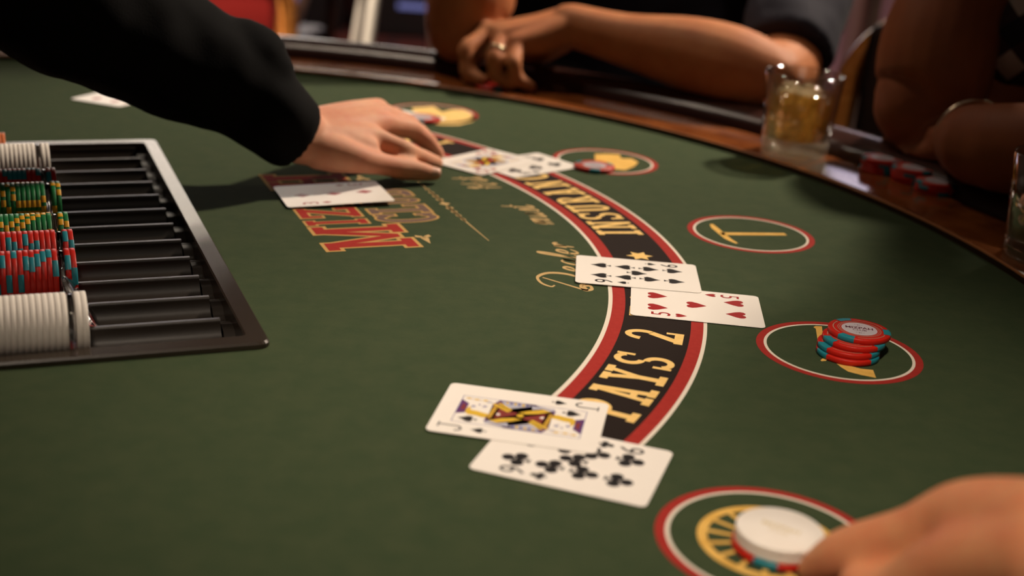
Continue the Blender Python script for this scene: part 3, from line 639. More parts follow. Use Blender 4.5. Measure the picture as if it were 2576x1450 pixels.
# ------------------------------------------------------------------ playing cards
CW, CHT = .0889, .0635
def card_body():
    bm = bmesh.new(); r = .0034; pts = []
    for i, (sx, sy) in enumerate(((1, 1), (-1, 1), (-1, -1), (1, -1))):
        for j in range(7): a = i*PI/2 + PI/2*j/6; pts.append((sx*(CW/2-r) + r*math.cos(a), sy*(CHT/2-r) + r*math.sin(a)))
    lo = [bm.verts.new((x, y, 0)) for x, y in pts]; hi = [bm.verts.new((x, y, .0003)) for x, y in pts]
    bm.faces.new(list(reversed(lo))); bm.faces.new(hi)
    for i in range(len(pts)): bm.faces.new((lo[i], lo[(i+1) % len(pts)], hi[(i+1) % len(pts)], hi[i]))
    me = bpy.data.meshes.new('card_body'); bm.to_mesh(me); bm.free(); me.materials.append(M['card']); return me
card_me = card_body()
def pip_polys(suit):                # unit pip, tip up the y axis
    P = []
    circ = lambda cx, cy, r, n=18, ry=None: [(cx + r*math.cos(2*PI*i/n), cy + (ry or r)*math.sin(2*PI*i/n)) for i in range(n)]
    if suit == 'club': P = [circ(0, .275, .238), circ(-.268, -.13, .238), circ(.268, -.13, .238), [(-.045, .15), (.045, .15), (.05, -.2), (-.05, -.2)], [(-.12, -.17), (.12, -.17), (.12, -.08), (-.12, -.08)], [(-.035, -.1), (.035, -.1), (.045, -.36), (.16, -.52), (-.16, -.52), (-.045, -.36)]]
    if suit == 'spade': P = [[(0, .52), (-.14, .28), (-.36, .04), (-.42, -.14), (-.30, -.30), (-.10, -.26), (.10, -.26), (.30, -.30), (.42, -.14), (.36, .04), (.14, .28)], [(-.03, -.1), (.03, -.1), (.04, -.38), (.15, -.52), (-.15, -.52), (-.04, -.38)]]
    if suit == 'heart': P = [[(0, .30), (-.10, .43), (-.26, .48), (-.40, .38), (-.44, .20), (-.34, -.04), (0, -.52), (.34, -.04), (.44, .20), (.40, .38), (.26, .48), (.10, .43)]]
    if suit == 'diamond': P = [[(0, .5), (-.36, 0), (0, -.5), (.36, 0)]]
    return P
PIPM = {}
def pip_mesh(suit):
    if suit not in PIPM:
        bm = bmesh.new()
        for q in pip_polys(suit):
            if suit in ('heart', 'spade') and len(q) > 6:
                n = len(q)
                for i in range(n): flat(bm, [(0, -.05), q[i], q[(i+1) % n]])
            else: flat(bm, q, 1e-6*len(bm.faces))
        me = bpy.data.meshes.new('pip'); bm.to_mesh(me); bm.free(); me.materials.append(M['k_red'] if suit in ('heart', 'diamond') else M['k_black']); PIPM[suit] = me
    return PIPM[suit]
LAY = {3: [(-1, 0), (0, 0), (1, 0)], 5: [(-1, 1), (-1, -1), (0, 0), (1, 1), (1, -1)], 6: [(-1, 1), (-1, -1), (0, 1), (0, -1), (1, 1), (1, -1)],
       9: [(-1, 1), (-1, -1), (-.335, 1), (-.335, -1), (0, 0), (.335, 1), (.335, -1), (1, 1), (1, -1)]}
IDX = {}
def j_mesh(m):
    bm = bmesh.new(); w_, k = .0011, 0
    flat(bm, [(.0012, -.0030), (.0012 + w_, -.0030), (.0012 + w_, .0066), (.0012, .0066)])
    flat(bm, [(-.0012, .0058), (.0042, .0058), (.0042, .0066), (-.0012, .0066)], 1e-6)
    for q in _ar(-.0009, -.0030, .0032, .0036, .0011, .0011, 180, 360, 14): k += 1; flat(bm, q, 1e-6*k)
    me = bpy.data.meshes.new('index'); bm.to_mesh(me); bm.free(); me.materials.append(m); return me
def index_mesh(t, m):
    if t == 'J': return j_mesh(m)
    k = (t, m.name)
    if k not in IDX: IDX[k] = text_mesh(t, .0185, 'index', m, sx=.85)
    return IDX[k]
ZI = .00036
SIZ = {'spade': (.0125, .0145), 'club': (.0142, .0142), 'heart': (.0140, .0138), 'diamond': (.0140, .0150)}
def card(rank, suit, label, pos, ang, z, tilt=(0, 0), group='cards dealt on the felt', mid=PI/2):
    o = obj('playing_card', card_me, None, None, (pos[0], pos[1], z), (*tilt, ang)); tag(o, label, 'playing card', group)
    ink_ = M['k_red'] if suit in ('heart', 'diamond') else M['k_black']; sx, sy = SIZ[suit]
    for a, b in LAY.get(rank, []):      # the card's long side is x; the pips of each half point to their own end
        q = obj('pip', pip_mesh(suit), None, o, (a*.0264, b*.0117, ZI), (0, 0, PI/2 if a < -.01 else (-PI/2 if a > .01 else mid))); q.scale = (sx, sy, 1)
    num = rank in LAY
    for s in (1, -1):
        rz = -PI/2 if s > 0 else PI/2
        obj('index', index_mesh(str(rank), ink_), None, o, (s*(.0235 if num else .0332), s*.0238, ZI), (0, 0, rz))
        q = obj('suit_mark', pip_mesh(suit), None, o, (s*(.0108 if num else .0180), s*.0240, ZI), (0, 0, rz)); q.scale = (sx*.52, sy*.56, 1)
    return o
def court(o, pal):
    """half figure drawn once and turned about the centre; pal: cloth, hair and band colours"""
    red, yel, pur = pal; mats = [M['k_blue'], yel, red, pur, M['k_pale'], M['card'], M['k_black']]
    bm = bmesh.new(); mm = lambda pts, k, z: flat(bm, [(x*.001, y*.001) for x, y in pts], z*1e-6, k)
    def both(pts, k, z): mm(pts, k, z); mm([(-x, -y) for x, y in pts], k, z)
    for a in ((-34, 16.7, 34, 17.1), (-34, -17.1, 34, -16.7), (-34.2, -17, -33.8, 17), (33.8, -17, 34.2, 17)): mm([(a[0], a[1]), (a[2], a[1]), (a[2], a[3]), (a[0], a[3])], 0, 0)
    # dark sleeve arch, sash with checks, body
    both([(-14, 16.6), (-3, 16.6), (7, 15.8), (15, 14.2), (18, 11), (16, 8.6), (17.5, 6), (16.5, -6.5), (14, -9.5), (9.5, -12.5), (0, -16.6), (-6, -16.6), (-17.5, -9), (-18, 8)], 3, 0)
    both([(16.8, 7.2), (14.8, 8.2), (13.4, -7.4), (15.6, -8.6)], 1, 40)
    for i in range(5): y = 6.4 - i*3.2; both([(16.6 - .3*i, y), (14.4 - .25*i, y + .3), (14.3 - .25*i, y - .8), (16.5 - .3*i, y - 1)], 2, 70)
    both([(13.0, 7.6), (7.5, 3.0), (2.2, -.6), (2.2, -3.6), (6.5, -3.8), (12.3, -6.2)], 2, 40)
    both([(11.6, 3.2), (13.0, 1.5), (11.6, -.2), (10.2, 1.5)], 5, 80)
    both([(-1.5, 4.2), (3, 7.6), (8, 10.4), (13.5, 14.0), (16.2, 13.6), (14.5, 9.8), (9, 5.8), (3, 3.4)], 1, 60)
    both([(4, 14.6), (9, 14.9), (14, 14.0), (9.5, 12.2), (5, 9.9)], 4, 50)
    both([(10.2, 12.2), (16.2, 14.9), (17.3, 12.4), (15.0, 10.5)], 4, 85)
    both([(-13, 15.8), (-1.2, 16.2), (4.5, 14.6), (-3, 9.6), (-8.0, 7.0)], 4, 40)
    for i in range(6): x = -10.2 + i*2.2; both([(x, 15.3), (x + 1.3, 15.4), (x + 1.7, 13.2 - .2*i), (x + .5, 12.8 - .2*i)], (1, 0)[i % 2], 70)
    both([(-17.2, 10.2), (-15.4, 11.6), (-5.8, 4.4), (-7.4, 2.6)], 1, 50)
    both([(-14.6, 12.3), (-13.2, 13.4), (-5.2, 6.6), (-6.2, 5.2)], 1, 50)
    # head: pale face, wavy yellow hair, cap, beads, blue features
    both([(17.3, 7.4), (19.5, 7.8), (23, 6.6), (27.6, 6.2), (29.4, 3.5), (29.2, -1.4), (27.8, -4.2), (26.8, .4), (22.8, .9), (18.6, 2.4), (16.6, 2.8)], 1, 60)
    both([(16.6, 2.8), (18.6, 2.4), (22.8, .9), (26.8, .4), (28.4, -3.0), (28.2, -9.4), (24.0, -11.0), (16.8, -9.6)], 5, 50)
    both([(28.8, 4.4), (33.8, 6.8), (33.8, -11.6), (29.2, -7.2), (29.4, 0)], 3, 50)
    both([(30.2, 1.0), (32.4, 1.6), (32.2, -7.0), (30.4, -4.4)], 2, 80)
    for x, y in ((20.3, -6.0), (26.3, -4.6)):
        both([(x-1.6, y), (x, y+1.0), (x+1.6, y-.2), (x, y-.9)], 0, 90); both([(x-1.5, y+1.9), (x+1.5, y+2.2), (x+1.4, y+1.7)], 0, 90)
    both([(22.6, -7.4), (23.6, -6.2), (24.2, -8.2)], 0, 90)
    for x, y in ((21.3, -13.6), (26.1, -13.4), (30.6, -13.8)): both([(x-2, y), (x, y+1.0), (x+2, y), (x, y-1.0)], 1, 60); both([(x-3, y), (x-2, y+.4), (x-1.2, y)], 2, 60)
    both([(17, -11.6), (20.6, -10.9), (20.2, -12.3), (17, -12.8)], 4, 60)
    cx = [(1.9*math.cos(i*PI/9), .3 + 2.1*math.sin(i*PI/9)) for i in range(18)]; mm(cx, 1, 120)
    q = obj('court_picture', bm, mats, o, (0, 0, ZI - .00002)); return q
def jack(o, suit):
    for s in (1, -1):
        q = obj('pip', pip_mesh(suit), None, o, (s*.0264, s*.0119, ZI + .0001), (0, 0, -PI/2 if s > 0 else PI/2)); q.scale = (.0085, .0098, 1)
RY = (M['k_brown'], M['k_yellow'], M['k_purple'])
card(9, 'club', 'nine of clubs half under the jack of spades', (.0368, .5731), -.3050, .0005)
o = card('J', 'spade', 'jack of spades with yellow and purple picture overlapping the nine of clubs', (.0093, .6185), -.1518, .0010); court(o, RY); jack(o, 'spade')
card(5, 'heart', 'five of hearts half across the red and black printed band', (.1257, .8181), -.0763, .0005)
card(9, 'spade', 'nine of spades overlapping the five of hearts', (.0895, .8767), -.0371, .0010, mid=-PI/2)
card(6, 'club', 'six of clubs under the face card beside the dealer\'s fingertips', (.0053, 1.1838), .766, .0005)
o = card('Q', 'heart', 'face card with yellow picture touched by the dealer\'s fingertips', (-.0336, 1.1840), .929, .0010); court(o, (M['k_red'], M['k_yellow'], M['k_pale'])); jack(o, 'heart')
card(3, 'diamond', 'three of diamonds being dealt onto the big red letters', (-.154, 1.0243), .386, .0028, tilt=(0, -.030))
card(6, 'diamond', 'red-suited card half hidden behind the dealer\'s black sleeve', (-.4364, 1.3601), 1.227, .0005)
card(3, 'club', 'white card corner beyond the dealer\'s fingers, under a red chip', (-.1382, 1.3615), 2.648, .0005)

# ------------------------------------------------------------------ people
def hand_tubes(wr, f, n, right, curls, spread=(.10, .03, -.05, -.14), sc=1.0, thumb=None, fat=1.0):
    """wr: wrist centre, f: wrist to knuckles, n: back of the hand. curls: four (knuckle, middle, end) bends for index..little.
    Returns tubes [(point, radius)...] for palm and fingers, plus the joints of each finger"""
    f = f.normalized(); n = (n - f*n.dot(f)).normalized(); t = n.cross(f) if right else f.cross(n)
    P = lambda a, b, c: wr + (f*a + t*b + n*c)*sc
    tubes, joints = [], []
    spec = [(.088, .0265, .003, (.043, .026, .021), .0098), (.092, .0085, .006, (.047, .030, .022), .0100), (.087, -.0105, .004, (.043, .028, .022), .0096), (.079, -.0280, .000, (.034, .021, .019), .0086)]
    for i, (L, s, h, seg, r) in enumerate(spec):
        r *= fat
        tubes.append([(P(.0, s*.62, 0), .0155*sc*fat), (P(.035, s*.8, .002), .0142*sc*fat), (P(L*.8, s, h*.7), .0128*sc*fat), (P(L, s, h), .0118*sc*fat)])
        a = spread[i]; ff = (f*math.cos(a) + t*math.sin(a)); p = P(L, s, h); ang = 0; J = [p]; tb = [(p, r*1.16*sc)]
        for k in range(3):
            ang += curls[i][k]; d = ff*math.cos(ang) - n*math.sin(ang); q = p + d*seg[k]*sc
            rr = r*(1.02, .90, .74)[k]*sc
            tb.append((p + d*seg[k]*sc*.5, rr*(.97, 1.0, 1.0)[k])); tb.append((q, rr*(1.04, 1.02, .82)[k])); p = q; J.append(p)
        tubes.append(tb); joints.append((J, ff, n, t))
    tubes.append([(P(.012, .012, -.010), .017*sc*fat), (P(.055, .014, -.012), .0155*sc*fat), (P(.080, .010, -.006), .012*sc*fat)])      # palm pad
    tubes.append([(P(.014, -.018, -.008), .0155*sc*fat), (P(.058, -.022, -.008), .0135*sc*fat)])
    th = thumb or [(.018, .022, -.010), (.052, .046, -.018), (.082, .056, -.022), (.108, .058, -.024)]
    tp = [P(*q) for q in th]
    tubes.append([(tp[0], .0165*sc*fat), ((tp[0]+tp[1])/2, .0155*sc*fat), (tp[1], .0125*sc*fat), ((tp[1]+tp[2])/2, .0108*sc*fat), (tp[2], .0112*sc*fat), ((tp[2]+tp[3])/2, .0110*sc*fat), (tp[3], .0082*sc*fat)])
    joints.append((tp, f, n, t)); return tubes, joints
def body_mesh(name, tubes, voxel, blobs=(), smooth=4):
    bm = bmesh.new()
    for tb in tubes: bm_tube(bm, tb, 20, 4)
    for c, rx, ry, rz, rot in blobs: blob(bm, c, rx, ry, rz, rot)
    return rest(remesh(name, bm, voxel, smooth))
PADP = [(.753, .0068), (.822, .0069), (.830, .0070), (.8335, .0107), (.838, .0172), (.846, .0227), (.858, .0267), (.870, .0277), (.885, .0257), (.899, .0192), (.909, .0082), (.914, -.004)]
def rest(me):
    """flesh that presses on the table flattens against it"""
    for v in me.vertices:
        if v.co.z < -.035 or v.co.z > .03: continue
        r = math.hypot(v.co.x - TC.x, v.co.y - TC.y); side = (v.co.xy - TC).dot(U)
        if side < -.16: continue
        if r < .752: h = .0008
        elif r < .914:
            h = PADP[-1][1]
            for (r0, h0), (r1, h1) in zip(PADP, PADP[1:]):
                if r0 <= r <= r1: h = h0 + (h1-h0)*(r-r0)/(r1-r0)
            h += .0012
        else: continue
        if v.co.z < h: v.co.z = h
    return me
def nail(parent, c, d, n, m, L=.0105, Wd=.0092):
    """a small curved nail at c, lying along d, facing n"""
    bm = bmesh.new(); d = d.normalized(); n = (n - d*n.dot(d)).normalized(); s = d.cross(n); rows = []
    for i in range(5):
        y = -1 + 2*i/4; ww = Wd/2*(1 - .25*max(y, 0)**2)
        rows.append([bm.verts.new(c + d*(y*L/2) + s*(x*ww) - n*(abs(x)**2*ww*.45)) for x in (-1, -.6, -.2, .2, .6, 1)])
    for A, B2 in zip(rows, rows[1:]):
        for j in range(5): bm.faces.new((A[j], A[j+1], B2[j+1], B2[j])).smooth = True
    o = obj('finger_nail', bm, m, parent); so = o.modifiers.new('s', 'SOLIDIFY'); so.thickness = .0008; return o
def band(parent, name, c, ax, r, wd, th, m, flatk=1.0):
    q = ax.to_track_quat('Z', 'Y'); bm = bmesh.new(); bm_lathe(bm, [(r, -wd/2), (r+th, -wd/2), (r+th*1.2, 0), (r+th, wd/2), (r, wd/2)], 32, closed=True)
    for v in bm.verts: v.co = c + q @ v.co
    o = obj(name, bm, m, parent); rest(o.data); return o
def head(person, c, face, skin_tubes_only=False):
    """returns tubes and blobs of a head centred at c facing `face`"""
    f = face.normalized(); up = Vector((0, 0, 1)); s = f.cross(up).normalized(); P = lambda a, b, d: c + f*a + s*b + up*d
    rot = Matrix((s, f, up)).transposed()
    bl = [(P(-.015, 0, .03), .074, .092, .088, rot), (P(.022, 0, -.03), .060, .066, .080, rot), (P(.048, 0, -.082), .032, .030, .026, rot), (P(.01, .078, -.01), .008, .018, .030, rot), (P(.01, -.078, -.01), .008, .018, .030, rot),
          (P(.088, 0, -.062), .024, .010, .008, rot), (P(.086, 0, -.075), .022, .009, .008, rot)]
    tb = [[(P(.080, 0, .012), .009), (P(.098, 0, -.012), .011), (P(.106, 0, -.030), .013), (P(.090, 0, -.036), .012)], [(P(.078, -.050, .024), .009), (P(.086, -.025, .030), .010), (P(.086, .025, .030), .010), (P(.078, .050, .024), .009)]]
    return tb, bl, P, rot
def head_details(person, P, rot, c):
    for b in (-.032, .032):
        bm = bmesh.new(); blob(bm, P(.076, b, .006), .013, .010, .009, rot, 12); e = obj('eye', bm, M['eye'], person)
        bm = bmesh.new(); blob(bm, P(.0835, b, .006), .0055, .003, .0055, rot, 10); obj('iris', bm, M['iris'], e)
    bm = bmesh.new()
    for q in ((-.030, 0, .052, .080, .090, .082), (-.05, 0, .0, .076, .070, .075), (-.045, 0, -.03, .068, .055, .05), (.015, 0, .085, .066, .062, .042)): blob(bm, P(*q[:3]), q[3], q[4], q[5], rot)
    me = remesh('hair', bm, .006, 3); displace(me, .006, 60); obj('hair', me, M['hair'], person)
def torso_tubes(hip, chest, neck, sh_l, sh_r, k=1.0):
    """overlapping shapes of a clothed trunk"""
    return [[(hip, .150*k), ((hip+chest)/2, .148*k), (chest, .150*k), (neck - Vector((0, 0, .05)), .085*k)],
            [(sh_l, .068*k), ((sh_l + neck)/2 - Vector((0, 0, .03)), .085*k), ((sh_r + neck)/2 - Vector((0, 0, .03)), .085*k), (sh_r, .068*k)],
            [(sh_l*.8 + chest*.2, .085*k), (chest + (sh_l - sh_r)*.16, .125*k)], [(sh_r*.8 + chest*.2, .085*k), (chest + (sh_r - sh_l)*.16, .125*k)]]
def shell_cut(bm, c, nrm):      # cut a closed tube open at a hem
    bmesh.ops.bisect_plane(bm, geom=bm.verts[:] + bm.edges[:] + bm.faces[:], plane_co=c, plane_no=nrm, clear_outer=True)

# ---- the dealer: a left arm in a black sleeve reaches in from the left
wr = G(762, 345, .042); n_up = Vector((0, -.35, .94))
DJ = [[(938, 348, .036), (1020, 380, .026), (1062, 399, .016), (1098, 411, .0085)], [(962, 312, .042), (1036, 326, .033), (1074, 356, .021), (1100, 386, .0095)],
      [(966, 290, .044), (1026, 310, .034), (1062, 340, .022), (1086, 368, .0095)], [(950, 277, .042), (1000, 294, .032), (1030, 318, .021), (1054, 344, .0095)]]
DR = [(.0105, .0094, .0086, .0070), (.0108, .0096, .0088, .0070), (.0105, .0092, .0084, .0066), (.0094, .0082, .0074, .0060)]
tb_h = []; DP = [[G(*q) for q in j_] for j_ in DJ]
for j_, r in zip(DP, DR):
    tb_h.append([(j_[0], r[0]*1.08), ((j_[0]+j_[1])/2, r[1]*1.02), (j_[1], r[1]), ((j_[1]+j_[2])/2, r[2]*.98), (j_[2], r[2]), ((j_[2]+j_[3])/2, r[3]*1.10), (j_[3], r[3])])
for i, b in enumerate((-.011, -.004, .004, .011)):
    st = wr + Vector((0, b*1.0, b*.25)); tb_h.append([(st, .0185), (st*.5 + DP[i][0]*.5, .0165), (DP[i][0], .0118)])
TH = [G(800, 376, .034), G(905, 402, .026), G(1020, 425, .0135), G(1094, 438, .0082)]
tb_h.append([(TH[0], .0175), ((TH[0]+TH[1])/2, .0160), (TH[1], .0122), ((TH[1]+TH[2])/2, .0098), (TH[2], .0102), ((TH[2]+TH[3])/2, .0088), (TH[3], .0062)])
tb_h.append([(TH[0]*.6 + DP[0][0]*.4, .0150), (TH[1]*.5 + DP[0][0]*.5, .0120)])
SP = [(R(742, 334, wr.y - .002), .0285), (R(690, 296, 1.04), .0335), (R(630, 245, 1.04), .0400), (R(560, 198, 1.035), .0462), (R(410, 126, 1.015), .0520), (R(258, 38, .99), .0545), (R(120, -40, .97), .0580)]
el = SP[5][0]; sh = Vector((-.66, .90, .42))
tubes = tb_h + [[(wr, .0245), (SP[1][0], .0270), (SP[3][0], .036), (el, .042)], [(el, .043), ((el+sh)/2, .050), (sh, .060)]]
hipd, chd, nkd = Vector((-.98, .62, -.02)), Vector((-.90, .76, .36)), Vector((-.80, .80, .62))
shr = Vector((-.76, .60, .50)); elr = Vector((-.70, .40, .22)); wrr = Vector((-.50, .44, .10))
htb, hbl, hP, hrot = head(None, Vector((-.76, .83, .80)), Vector((.75, .35, -.45)))
tb2, _ = hand_tubes(wrr - Vector((0, 0, .022)), Vector((.8, .5, -.20)), Vector((.2, .1, 1)), True, [(.05, .12, .1)]*4)
tubes += tb2 + [[(wrr, .027), (wrr*.4 + elr*.6, .042), (elr, .045)], [(elr, .046), (shr, .06)], [(nkd - Vector((0, 0, .06)), .062), (Vector((-.78, .815, .72)), .056)]] + htb
tubes += [[(hipd, .12), (chd, .125)]]
dealer = obj('person', body_mesh('person', tubes, .0026, hbl, 5), M['skin_dealer'])
tag(dealer, 'person in a black long-sleeved shirt reaching over the felt to deal a card', 'person')
head_details(dealer, hP, hrot, None)
bm = bmesh.new()
bm_tube(bm, SP + [(el*.45 + sh*.55, .070), (sh, .085)], 26, 5, caps='flat')
for c_, r_ in ((R(604, 128, 1.04), .026), (R(640, 170, 1.04), .022)): blob(bm, c_, r_*1.5, r_, r_)
for t_ in torso_tubes(hipd, chd, nkd, sh, shr): bm_tube(bm, t_, 22, 4)
bm_tube(bm, [(shr, .078), (elr, .068), (wrr*.5 + elr*.5, .056), (wrr*.85 + elr*.15, .044)], 18, 4)
me = remesh('shirt', bm, .005, 3); displace(me, .005, 14, 3); displace(me, .0022, 42, 5); obj('shirt', me, M['black_shirt'], dealer)
bm = bmesh.new()
for y in (-.10, .10): bm_tube(bm, [(hipd + Vector((0, y, .02)), .115), (hipd + Vector((-.02, y*1.1, -.35)), .085), (hipd + Vector((-.03, y*1.1, -.69)), .06)], 16, 4)
obj('trousers', remesh('trousers', bm, .010, 3), M['trousers'], dealer)
bm = bmesh.new()
for y in (-.11, .11): bm_tube(bm, [(hipd + Vector((-.06, y, -.70)), .038), (hipd + Vector((.14, y, -.705)), .033)], 14, 3)
obj('shoes', remesh('shoes', bm, .008, 2), M['slot'], dealer)
q = TH[3] - TH[2]; nv = Vector((.05, -.75, .65)).normalized(); nail(dealer, TH[3] + q.normalized()*.0005 + nv*.0072, q, nv, M['nail_pink'])

# ---- the player in a navy polo shirt: hanging left hand, forearm on the rail, other elbow on the pad
wr2 = R(1432, 62, 1.585)
mcp = [R(1232, 92, 1.615), R(1228, 84, 1.590), R(1262, 92, 1.568), R(1302, 112, 1.552)]          # index, middle, ring, little knuckles
def fing(j, r): return [(p, rr) for p, rr in zip(j, r)]
el2 = R(1940, 212, 1.47); el2.z = max(el2.z, .052)
sh2 = R(2060, -185, 1.86); um2 = R(1990, 90, 1.585)
tubes = []
F_ = [([mcp[0], R(1188, 130, 1.585), R(1184, 180, 1.575), R(1202, 216, 1.555)], (.0122, .0108, .0098, .0078)),
      ([mcp[1], R(1174, 124, 1.560), R(1178, 184, 1.548), R(1208, 229, 1.536)], (.0125, .0116, .0106, .0084)),
      ([mcp[2], R(1244, 144, 1.530), R(1246, 188, 1.528), R(1282, 230, 1.524)], (.0124, .0108, .0096, .0078)),
      ([mcp[3], R(1292, 158, 1.522), R(1300, 196, 1.522), R(1334, 229, 1.522)], (.0116, .0098, .0088, .0072))]
for j, r in F_:
    for p_, rr_ in zip(j, r): p_.z = max(p_.z, rr_ + .0070)
    m01 = (j[0]+j[1])/2; tubes.append([(j[0], r[0]), (m01, r[1]*.97), (j[1], r[1]), ((j[1]+j[2])/2, r[2]*1.0), (j[2], r[2]), ((j[2]+j[3])/2, r[3]*1.05), (j[3], r[3])])
for i, b in enumerate((-.012, -.004, .006, .014)):
    st = wr2 + Vector((b*-.2, -b*.8, -b*.3)); tubes.append([(st, .0205), ((st*.5 + mcp[i]*.5) + Vector((0, 0, -.003)), .0190), (mcp[i], .0140)])
tubes.append([(R(1390, 88, 1.585), .020), (R(1320, 108, 1.57), .018)])
tubes.append([(R(1410, 96, 1.60), .020), (R(1350, 140, 1.625), .014), (R(1285, 180, 1.625), .0115), (R(1240, 218, 1.60), .0092)])         # thumb behind the fingers
tubes += [[(wr2, .0262), (wr2*.72 + el2*.28, .0315), (wr2*.40 + el2*.60 + Vector((0, 0, .004)), .0435), (R(1845, 170, 1.490), .0475), (el2, .0400)],
          [(el2, .0400), (R(1972, 168, 1.530), .0430), (um2, .0440), (um2*.5 + sh2*.5, .0560), (sh2, .062)]]
er2 = R(1165, 128, 1.640); er2 = Vector((er2.x, er2.y, max(er2.z, .062))); wrr2 = Vector((-.045, 1.70, .33)); shr2 = Vector((-.08, 1.98, .37))
tubes += [[(er2, .0480), (er2 + Vector((.004, .006, .045)), .0545), (R(1190, 0, 1.66), .0545), ((er2 + wrr2)/2 + Vector((0, 0, .02)), .045), (wrr2, .028)], [(er2, .0480), ((er2+shr2)/2, .054), (shr2, .06)]]
tb3, _ = hand_tubes(wrr2, Vector((.35, .2, .9)), Vector((-.6, -.6, .2)), True, [(.7, .8, .5)]*4); tubes += tb3
hip2, ch2, nk2 = Vector((.17, 2.12, -.10)), Vector((.17, 2.04, .24)), Vector((.18, 1.98, .48))
htb, hbl, hP, hrot = head(None, Vector((.17, 1.93, .66)), Vector((-.35, -.8, -.45)))
tubes += [[(nk2 - Vector((0, 0, .08)), .062), (Vector((.175, 1.95, .58)), .058)]] + htb + [[(hip2, .12), (ch2, .125)]]
p2 = obj('person', body_mesh('person', tubes, .0028, hbl, 7), M['skin_tan'])
tag(p2, 'person in a navy short-sleeved polo shirt resting a ringed hand on the rail', 'person')
head_details(p2, hP, hrot, None)
bm = bmesh.new()
for t_ in torso_tubes(hip2, ch2, nk2, sh2, shr2): bm_tube(bm, t_, 22, 4)
for sg in (-1, 1): bm_tube(bm, [(hip2 + Vector((sg*.075, 0, -.02)), .135), (ch2 + Vector((sg*.085, -.02, -.05)), .140)], 22, 4)
hem = R(1985, 118, 1.575)
bm_tube(bm, [(sh2, .082), (um2*.5 + sh2*.5, .070), (R(2004, 30, 1.61), .061), (R(1976, 138, 1.540), .0530)], 24, 4, caps='flat')
bm_tube(bm, [(shr2, .082), (er2*.45 + shr2*.55, .076), (er2*.62 + shr2*.38, .070)], 22, 4)
me = remesh('polo_shirt', bm, .006, 4); displace(me, .007, 11, 2); displace(me, .003, 30, 9); obj('polo_shirt', me, M['navy'], p2)
bm = bmesh.new()
for sg in (-1, 1):
    bm_tube(bm, [(hip2 + Vector((sg*.09, 0, -.02)), .095), (hip2 + Vector((sg*.12-.05, -.42, -.04)), .072), (hip2 + Vector((sg*.12-.06, -.45, -.50)), .052)], 16, 4)
obj('trousers', remesh('trousers', bm, .010, 3), M['trousers'], p2)
bm = bmesh.new()
for sg in (-1, 1): bm_tube(bm, [(hip2 + Vector((sg*.12-.06, -.42, -.62)), .037), (hip2 + Vector((sg*.13-.06, -.60, -.625)), .032)], 14, 3)
obj('shoes', remesh('shoes', bm, .008, 2), M['slot'], p2)
rj = F_[2][0]; rc_ = rj[0]*.18 + rj[1]*.82; q = band(p2, 'finger_ring', rc_, rj[1]-rj[0], .0122, .0046, .0012, M['ring']); q['label'] = 'pale gold ring on the finger'
chip('red', 'red and teal gaming chip pinched under the ringed hand on the rail', (*G(1236, 221, .0068).xy, .0068), 1.0, detail=False)

# ---- the player at the right edge: raised forearm on its elbow, the other arm folded with a bracelet
el3 = R(2302, 345, 1.285); el3 = Vector((el3.x, el3.y, max(el3.z, .072)))
wr3 = Vector((.55, 1.35, .33)); sh3 = Vector((.72, 1.46, .30))
tubes = [[(el3 + Vector((-.004, -.004, -.004)), .044), (R(2340, 230, 1.285), .0555), (R(2362, 110, 1.30), .0580), (R(2412, -20, 1.315), .0500), (R(2440, -190, 1.34)*.5 + wr3*.5, .042), (wr3, .029)],
         [(el3, .048), (R(2410, 300, 1.33), .052), (el3*.4 + sh3*.6, .058), (sh3, .064)]]
tb4, _ = hand_tubes(wr3, Vector((.25, -.25, .9)), Vector((-.5, .8, .1)), False, [(.6, .8, .5)]*4, fat=1.05); tubes += tb4
w4 = R(2438, 345, 1.205); w4.z = max(w4.z, .050); e4 = Vector((.585, 1.005, .088)); s4 = Vector((.82, 1.06, .31))
tubes += [[(w4, .0300), (R(2520, 372, 1.125), .0400), (e4, .0470)], [(e4, .048), ((e4+s4)/2, .058), (s4, .064)]]
tb5, _ = hand_tubes(w4, Vector((-.05, .98, -.02)), Vector((-.35, -.1, .9)), True, [(.2, .3, .3)]*4, sc=.94); tubes += tb5
hip3, ch3, nk3 = Vector((1.02, 1.30, -.10)), Vector((.90, 1.30, .20)), Vector((.76, 1.28, .40))
htb, hbl, hP, hrot = head(None, Vector((.62, 1.27, .55)), Vector((-.85, -.25, -.35)))
tubes += [[(nk3 - Vector((0, 0, .08)), .062), (Vector((.665, 1.28, .48)), .058)]] + htb + [[(hip3, .12), (ch3, .125)]]
p3 = obj('person', body_mesh('person', tubes, .0030, hbl, 10), M['skin_brown'])
tag(p3, 'person in a black and grey plaid shirt leaning an elbow on the rail at right', 'person')
head_details(p3, hP, hrot, None)
bm = bmesh.new()
for t_ in torso_tubes(hip3, ch3, nk3, sh3, s4): bm_tube(bm, t_, 22, 4)
bm_tube(bm, [(sh3, .085), (el3*.40 + sh3*.60, .080), (el3*.68 + sh3*.32, .074)], 22, 4)
bm_tube(bm, [(s4, .085), (e4*.5 + s4*.5, .075), (e4*.72 + s4*.28, .070)], 22, 4)
me = remesh('plaid_shirt', bm, .006, 4); displace(me, .007, 12, 4); displace(me, .003, 30, 8); obj('plaid_shirt', me, M['plaid'], p3)
bm = bmesh.new()
for sg in (-1, 1): bm_tube(bm, [(hip3 + Vector((0, sg*.09, -.02)), .095), (hip3 + Vector((-.38, sg*.11-.21, -.05)), .070), (hip3 + Vector((-.40, sg*.11-.21, -.50)), .052)], 16, 4)
obj('trousers', remesh('trousers', bm, .010, 3), M['trousers'], p3)
bm = bmesh.new()
